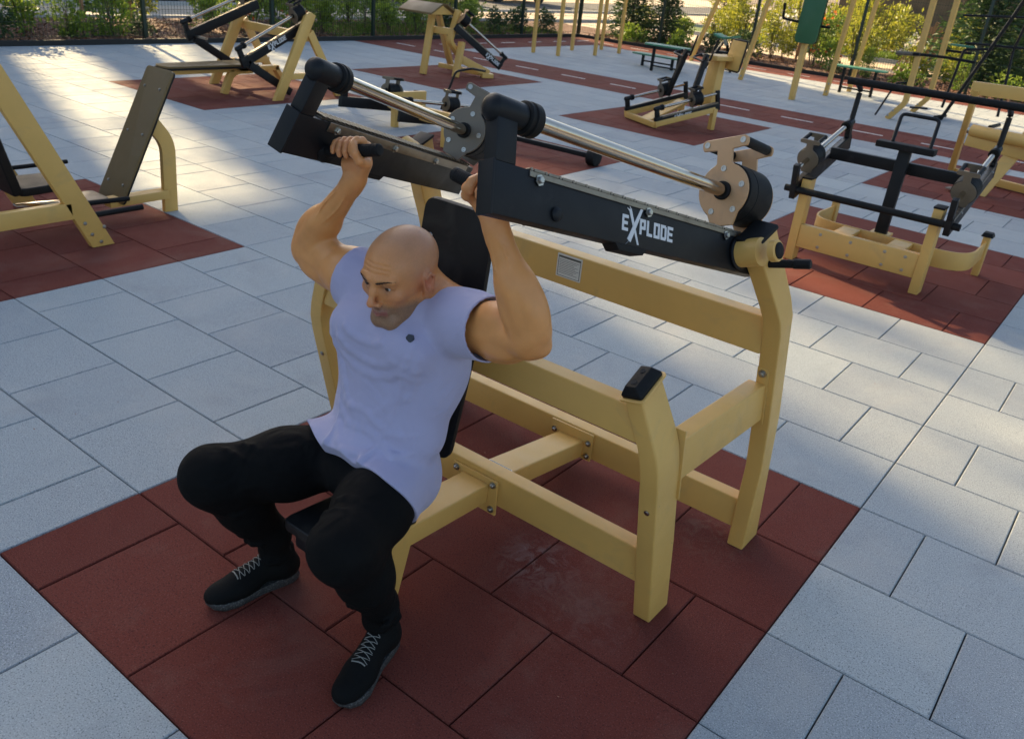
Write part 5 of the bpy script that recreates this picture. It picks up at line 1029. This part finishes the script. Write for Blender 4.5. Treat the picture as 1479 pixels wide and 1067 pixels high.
# cars
def car(name,loc,rz,m,label):
    e=empty(name,loc,label,'car'); 
    prof=[(-2.15,.32),(-2.2,.62),(-2.12,.86),(-1.3,.98),(-.55,1.42),(.75,1.46),(1.55,1.02),(2.15,.92),(2.22,.60),(2.15,.30)]
    arch=[]
    for cx in (1.38,-1.35): arch+=[(cx+.36*math.cos(R(a)),.30+.36*math.sin(R(a))) for a in range(0,181,20)]
    pts=prof+[( -2.15,.24)][:0]; body=[(-2.1,.26)]+prof[0:]+[(2.1,.26)]+arch
    bm=bmesh.new()
    def W(z): return .86 if z<.95 else .86-(z-.95)*.42
    vs0=[bm.verts.new((x,-W(z),z)) for x,z in body]; vs1=[bm.verts.new((x,W(z),z)) for x,z in body]
    f0=bm.faces.new(vs0); f1=bm.faces.new(vs1[::-1]); n=len(body)
    for i in range(n): bm.faces.new((vs0[i],vs1[i],vs1[(i+1)%n],vs0[(i+1)%n]))
    bmesh.ops.triangulate(bm,faces=[f0,f1]); bmesh.ops.recalc_face_normals(bm,faces=bm.faces)
    def put(nm,bm,mm,par=e,ang=40):
        bmesh.ops.recalc_face_normals(bm,faces=bm.faces); me=bpy.data.meshes.new(nm); bm.to_mesh(me); bm.free(); me.materials.append(M[mm]); smooth(me,ang); o=bpy.data.objects.new(nm,me); COL.objects.link(o); o.parent=par; return o
    put('body',bm,m)
    for s in (-1,1):
        bm=bmesh.new(); wn=[(-1.15,1.0),(-.55,1.37),(.7,1.41),(1.35,1.03)]; prism(bm,wn,lambda p,q,h:V(p,s*(W(q)+h),q),-.01,.006); put('side_window',bm,'glass')
        bm=bmesh.new(); cyl(bm,(2.19,s*.62,.72),(2.225,s*.62,.72),.10,n=14); put('headlight',bm,'rim'); bm=bmesh.new(); box(bm,-2.215,-2.17,s*.75-.1,s*.75+.1,.66,.84); put('tail_light',bm,'lampr')
    bm=bmesh.new(); box(bm,2.16,2.235,-.45,.45,.42,.56); put('grille',bm,'tyre'); bm=bmesh.new(); box(bm,-2.225,-2.17,-.26,.26,.48,.59); put('number_plate',bm,'label')
    bm=bmesh.new(); poly_loft(bm,[[V(x,y,z) for x,z in ((.80,1.455),(1.53,1.045),(1.535,1.055),(.81,1.465))] for y in (-.66,.66)]); put('windscreen',bm,'glass')
    for cx in (1.38,-1.35):
        for s in (-1,1):
            bm=bmesh.new(); lathe(bm,V(cx,s*.66,.31),(0,s,0),[(0,.2),(0,.30),(.02,.315),(.18,.315),(.2,.30),(.2,.21)],n=28); w=put('wheel',bm,'tyre'); bm=bmesh.new(); lathe(bm,V(cx,s*.84,.31),(0,s,0),[(0,.21),(.01,.2),(.015,.06),(.03,.05),(.03,.001)],n=10); put('rim',bm,'rim',w)
    e.rotation_euler.z=rz; return e
car('parked_car',(-20.9,8.2,-.04),R(96),'car','white car parked beyond the left fence, behind the tall light green shrub'); car('parked_car',(-21.6,13.4,-.04),R(86),'cars','silver car parked behind the incline press'); car('parked_car',(-23.6,21.6,-.04),R(92),'car','white car with bright wheels parked behind the trestle machine'); car('parked_car',(-24.4,28.2,-.04),R(88),'car','white car parked furthest right along the street')
# far backdrop: walls, trees, leaning planks, hedges
bm=bmesh.new(); box(bm,-16,34,46,47,-.1,4.5); o=obj('garden_wall',bm,'brick'); tag(o,'long brown wall at the back of the lawns','wall')
bm=bmesh.new()
for i in range(5): beam(bm,(-6.1+i*.16,22.0+.1*i,-.03),(-5.6+i*.12,22.2,1.25-.12*abs(i-2)),.10,.03,up=(0,1,0))
o=obj('plank_stack',bm,'wood'); tag(o,'pile of leaning orange planks on the sunny pavement, behind the green backrest','planks')
# trees
def tree(name,x,y,h,cr,n,ls,label,seed,lm='leafc',tr=.16,crz=None,lobes=9,dens=None):
    e=empty(name,(x,y,-.05),label,'tree'); rs=random.Random(seed); bm=bmesh.new(); top=V(rs.uniform(-.3,.3),rs.uniform(-.3,.3),h*.62)
    sweep(bm,[(0,0,-.05),(tr*.2,0,h*.2),(top.x*.5,top.y*.5,h*.42),tuple(top)],circ(1,10)); 
    # taper
    for v in bm.verts:
        t=max(0,min(1,v.co.z/(h*.62))); c=V(0,0,0)
    bm.free(); bm=bmesh.new()
    def limb(pts,r0,r1,k=10):
        pts=[V(p) for p in pts]; rings=[]
        for i,p in enumerate(pts):
            d=(pts[min(i+1,len(pts)-1)]-pts[max(i-1,0)]); dd,s_,u=basis(d); r=r0+(r1-r0)*i/(len(pts)-1); rings.append([p+(s_*math.cos(6.283*j/k)+u*math.sin(6.283*j/k))*r for j in range(k)])
        poly_loft(bm,rings)
    limb([(0,0,-.05),(.03,0,h*.1),(top.x*.4,top.y*.3,h*.3),tuple(top)],tr*1.25,tr*.4)
    L=[]; 
    for i in range(lobes):
        a=i*2.4+rs.uniform(-.4,.4); rr_=cr*rs.uniform(.25,.78); z=h*rs.uniform(.55,.95); c=V(math.cos(a)*rr_,math.sin(a)*rr_,z); L.append((c,cr*rs.uniform(.30,.5))); s=V(top.x*.5,top.y*.5,h*rs.uniform(.3,.55)); limb([s,(s+c)*.5+V(0,0,-.2),c],tr*.35,tr*.08,6)
    me=bpy.data.meshes.new('trunk'); bmesh.ops.recalc_face_normals(bm,faces=bm.faces); bm.to_mesh(me); bm.free(); smooth(me,60); mk('trunk',me,'bark',e)
    def fn(rr,i):
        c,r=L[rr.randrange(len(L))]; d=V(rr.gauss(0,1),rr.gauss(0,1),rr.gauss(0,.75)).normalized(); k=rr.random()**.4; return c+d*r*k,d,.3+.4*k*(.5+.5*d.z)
    mk('crown',leaf_mesh('crown_leaves',n,fn,ls,.6,seed=seed),lm,e); return e
bg=[(-12.5,33,7,3.0),(-7.5,35,8,3.4),(-3.0,33,7.5,3.2),(1.5,36,8,3.5),(6.,32.5,7,3.),(-17,36,8,3.5),(11,37,9,4)]
lb=['broad background tree behind the pull-up frame','background tree behind the leaning swing frame','background tree behind the tall dark conifer','background tree behind the black rack','background tree at the right edge beyond the lawns','background tree furthest left beyond the far fence','large background tree outside the right edge']
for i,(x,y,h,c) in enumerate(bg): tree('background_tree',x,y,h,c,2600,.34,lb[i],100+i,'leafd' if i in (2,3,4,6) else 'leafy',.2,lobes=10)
for i,(x,y) in enumerate(((-.6,24.9),(.1,26.4))):
    tree('street_tree',x,y,8,2.6,1600,.3,['pale trunked tree at the top right edge, left one','pale trunked tree at the top right edge, right one'][i],140+i,'leafd',.16)
# unseen blocks of flats, added to shade the plaza; low sun passes between
SUN_AZ=V(-.953,.303,0).normalized(); EL=R(25)
def flats(name,x0,x1,y0,y1,h,label):
    e=empty(name,((x0+x1)/2,y0,-.1),label,'building'); bm=bmesh.new(); box(bm,x0,x1,y0,y1,-.1,h); obj('wall',bm,'plaster',e,sm=False)
    bm=bmesh.new(); box(bm,x0-.3,x1+.3,y0-.3 if y1-y0>2 else y0,y1+.3 if y1-y0>2 else y1,h,h+.35); obj('roof',bm,'stone',e,sm=False)
    nf=int(h/3); nw=int((y1-y0-1)/3.2); me=None
    for f in range(nf):
        for w in range(nw):
            if me is None:
                bm=bmesh.new(); box(bm,-.02,.05,-.75,.75,0,1.5); me=bpy.data.meshes.new('window'); bm.to_mesh(me); bm.free(); me.materials.append(M['glass'])
                bm=bmesh.new()
                for a in ((-.85,-.75,-.1,1.6),(.75,.85,-.1,1.6),(-.75,.75,1.5,1.6),(-.75,.75,-.1,0)): box(bm,-.02,.09,a[0],a[1],a[2],a[3])
                mf=bpy.data.meshes.new('frame'); bm.to_mesh(mf); bm.free(); mf.materials.append(M['stone'])
            o=mk('window',me,'glass',e,(x1-(x0+x1)/2,1.2+w*3.2+.9,.1+1.0+f*3.0)); mk('frame',mf,'stone',o)
    return e
f1=flats('shade_block',-46,-36,-24,9.9,21,'unseen tall block of flats, added across the street to shade the plaza')
for nm,y0,y1,z0,z1 in (('shade_link_wall',9.9,11.1,-.1,11.2),('shade_link_wall',9.9,11.1,15.6,21),('shade_pillar',11.1,11.85,-.1,21)):  # unseen walls added to shape the sun streaks
    bm=bmesh.new(); box(bm,-36.9,-36.01,y0,y1,z0,z1); obj(nm,bm,'plaster',f1,sm=False)
flats('shade_block',-40,-36,15.3,24,21,'unseen narrower block of flats, added further along to bound the sun gap')
tree('street_tree',-32.5,12.0,19.5,3.0,1050,.42,'unseen thin crowned tree, added before the gap to break up the sun',302,'leafc',.14,lobes=18)  # added out of view to thin the sunlight from the gap
# ------------------------------------------------------------------ sky, sun, camera
w=bpy.data.worlds.new('World'); SC.world=w; w.use_nodes=True; N=w.node_tree.nodes; L=w.node_tree.links
sk=N.new('ShaderNodeTexSky'); sk.sky_type='NISHITA'; sk.sun_disc=False; sk.sun_elevation=EL; sk.sun_rotation=math.atan2(SUN_AZ.x,SUN_AZ.y); sk.air_density=1.0; sk.dust_density=2.2; sk.ozone_density=.6
L.new(sk.outputs[0],N['Background'].inputs[0]); N['Background'].inputs[1].default_value=.10
sl=bpy.data.lights.new('Sun','SUN'); sl.energy=5.0; sl.angle=R(.8); sl.color=(1.,.77,.43); so=bpy.data.objects.new('Sun',sl); COL.objects.link(so)
sv=V(SUN_AZ.x*math.cos(EL),SUN_AZ.y*math.cos(EL),math.sin(EL)); so.rotation_euler=(sv).to_track_quat('Z','Y').to_euler(); so.location=(-20,-15,25)
cam=bpy.data.cameras.new('Camera'); co=bpy.data.objects.new('Camera',cam); COL.objects.link(co); SC.camera=co
co.location=(.4975,-3.1762,1.8576); co.rotation_euler=(R(63.818),R(-5.239),R(38.243)); cam.sensor_width=36; cam.lens=1223.2261/1479*36; cam.clip_start=.05; cam.clip_end=2000
cam.dof.use_dof=True; cam.dof.focus_distance=2.35; cam.dof.aperture_fstop=8.0
SC.view_settings.view_transform='Standard'; SC.view_settings.look='None'; SC.view_settings.gamma=1; SC.view_settings.exposure=EXPO
SC.render.resolution_x=1024; SC.render.resolution_y=738
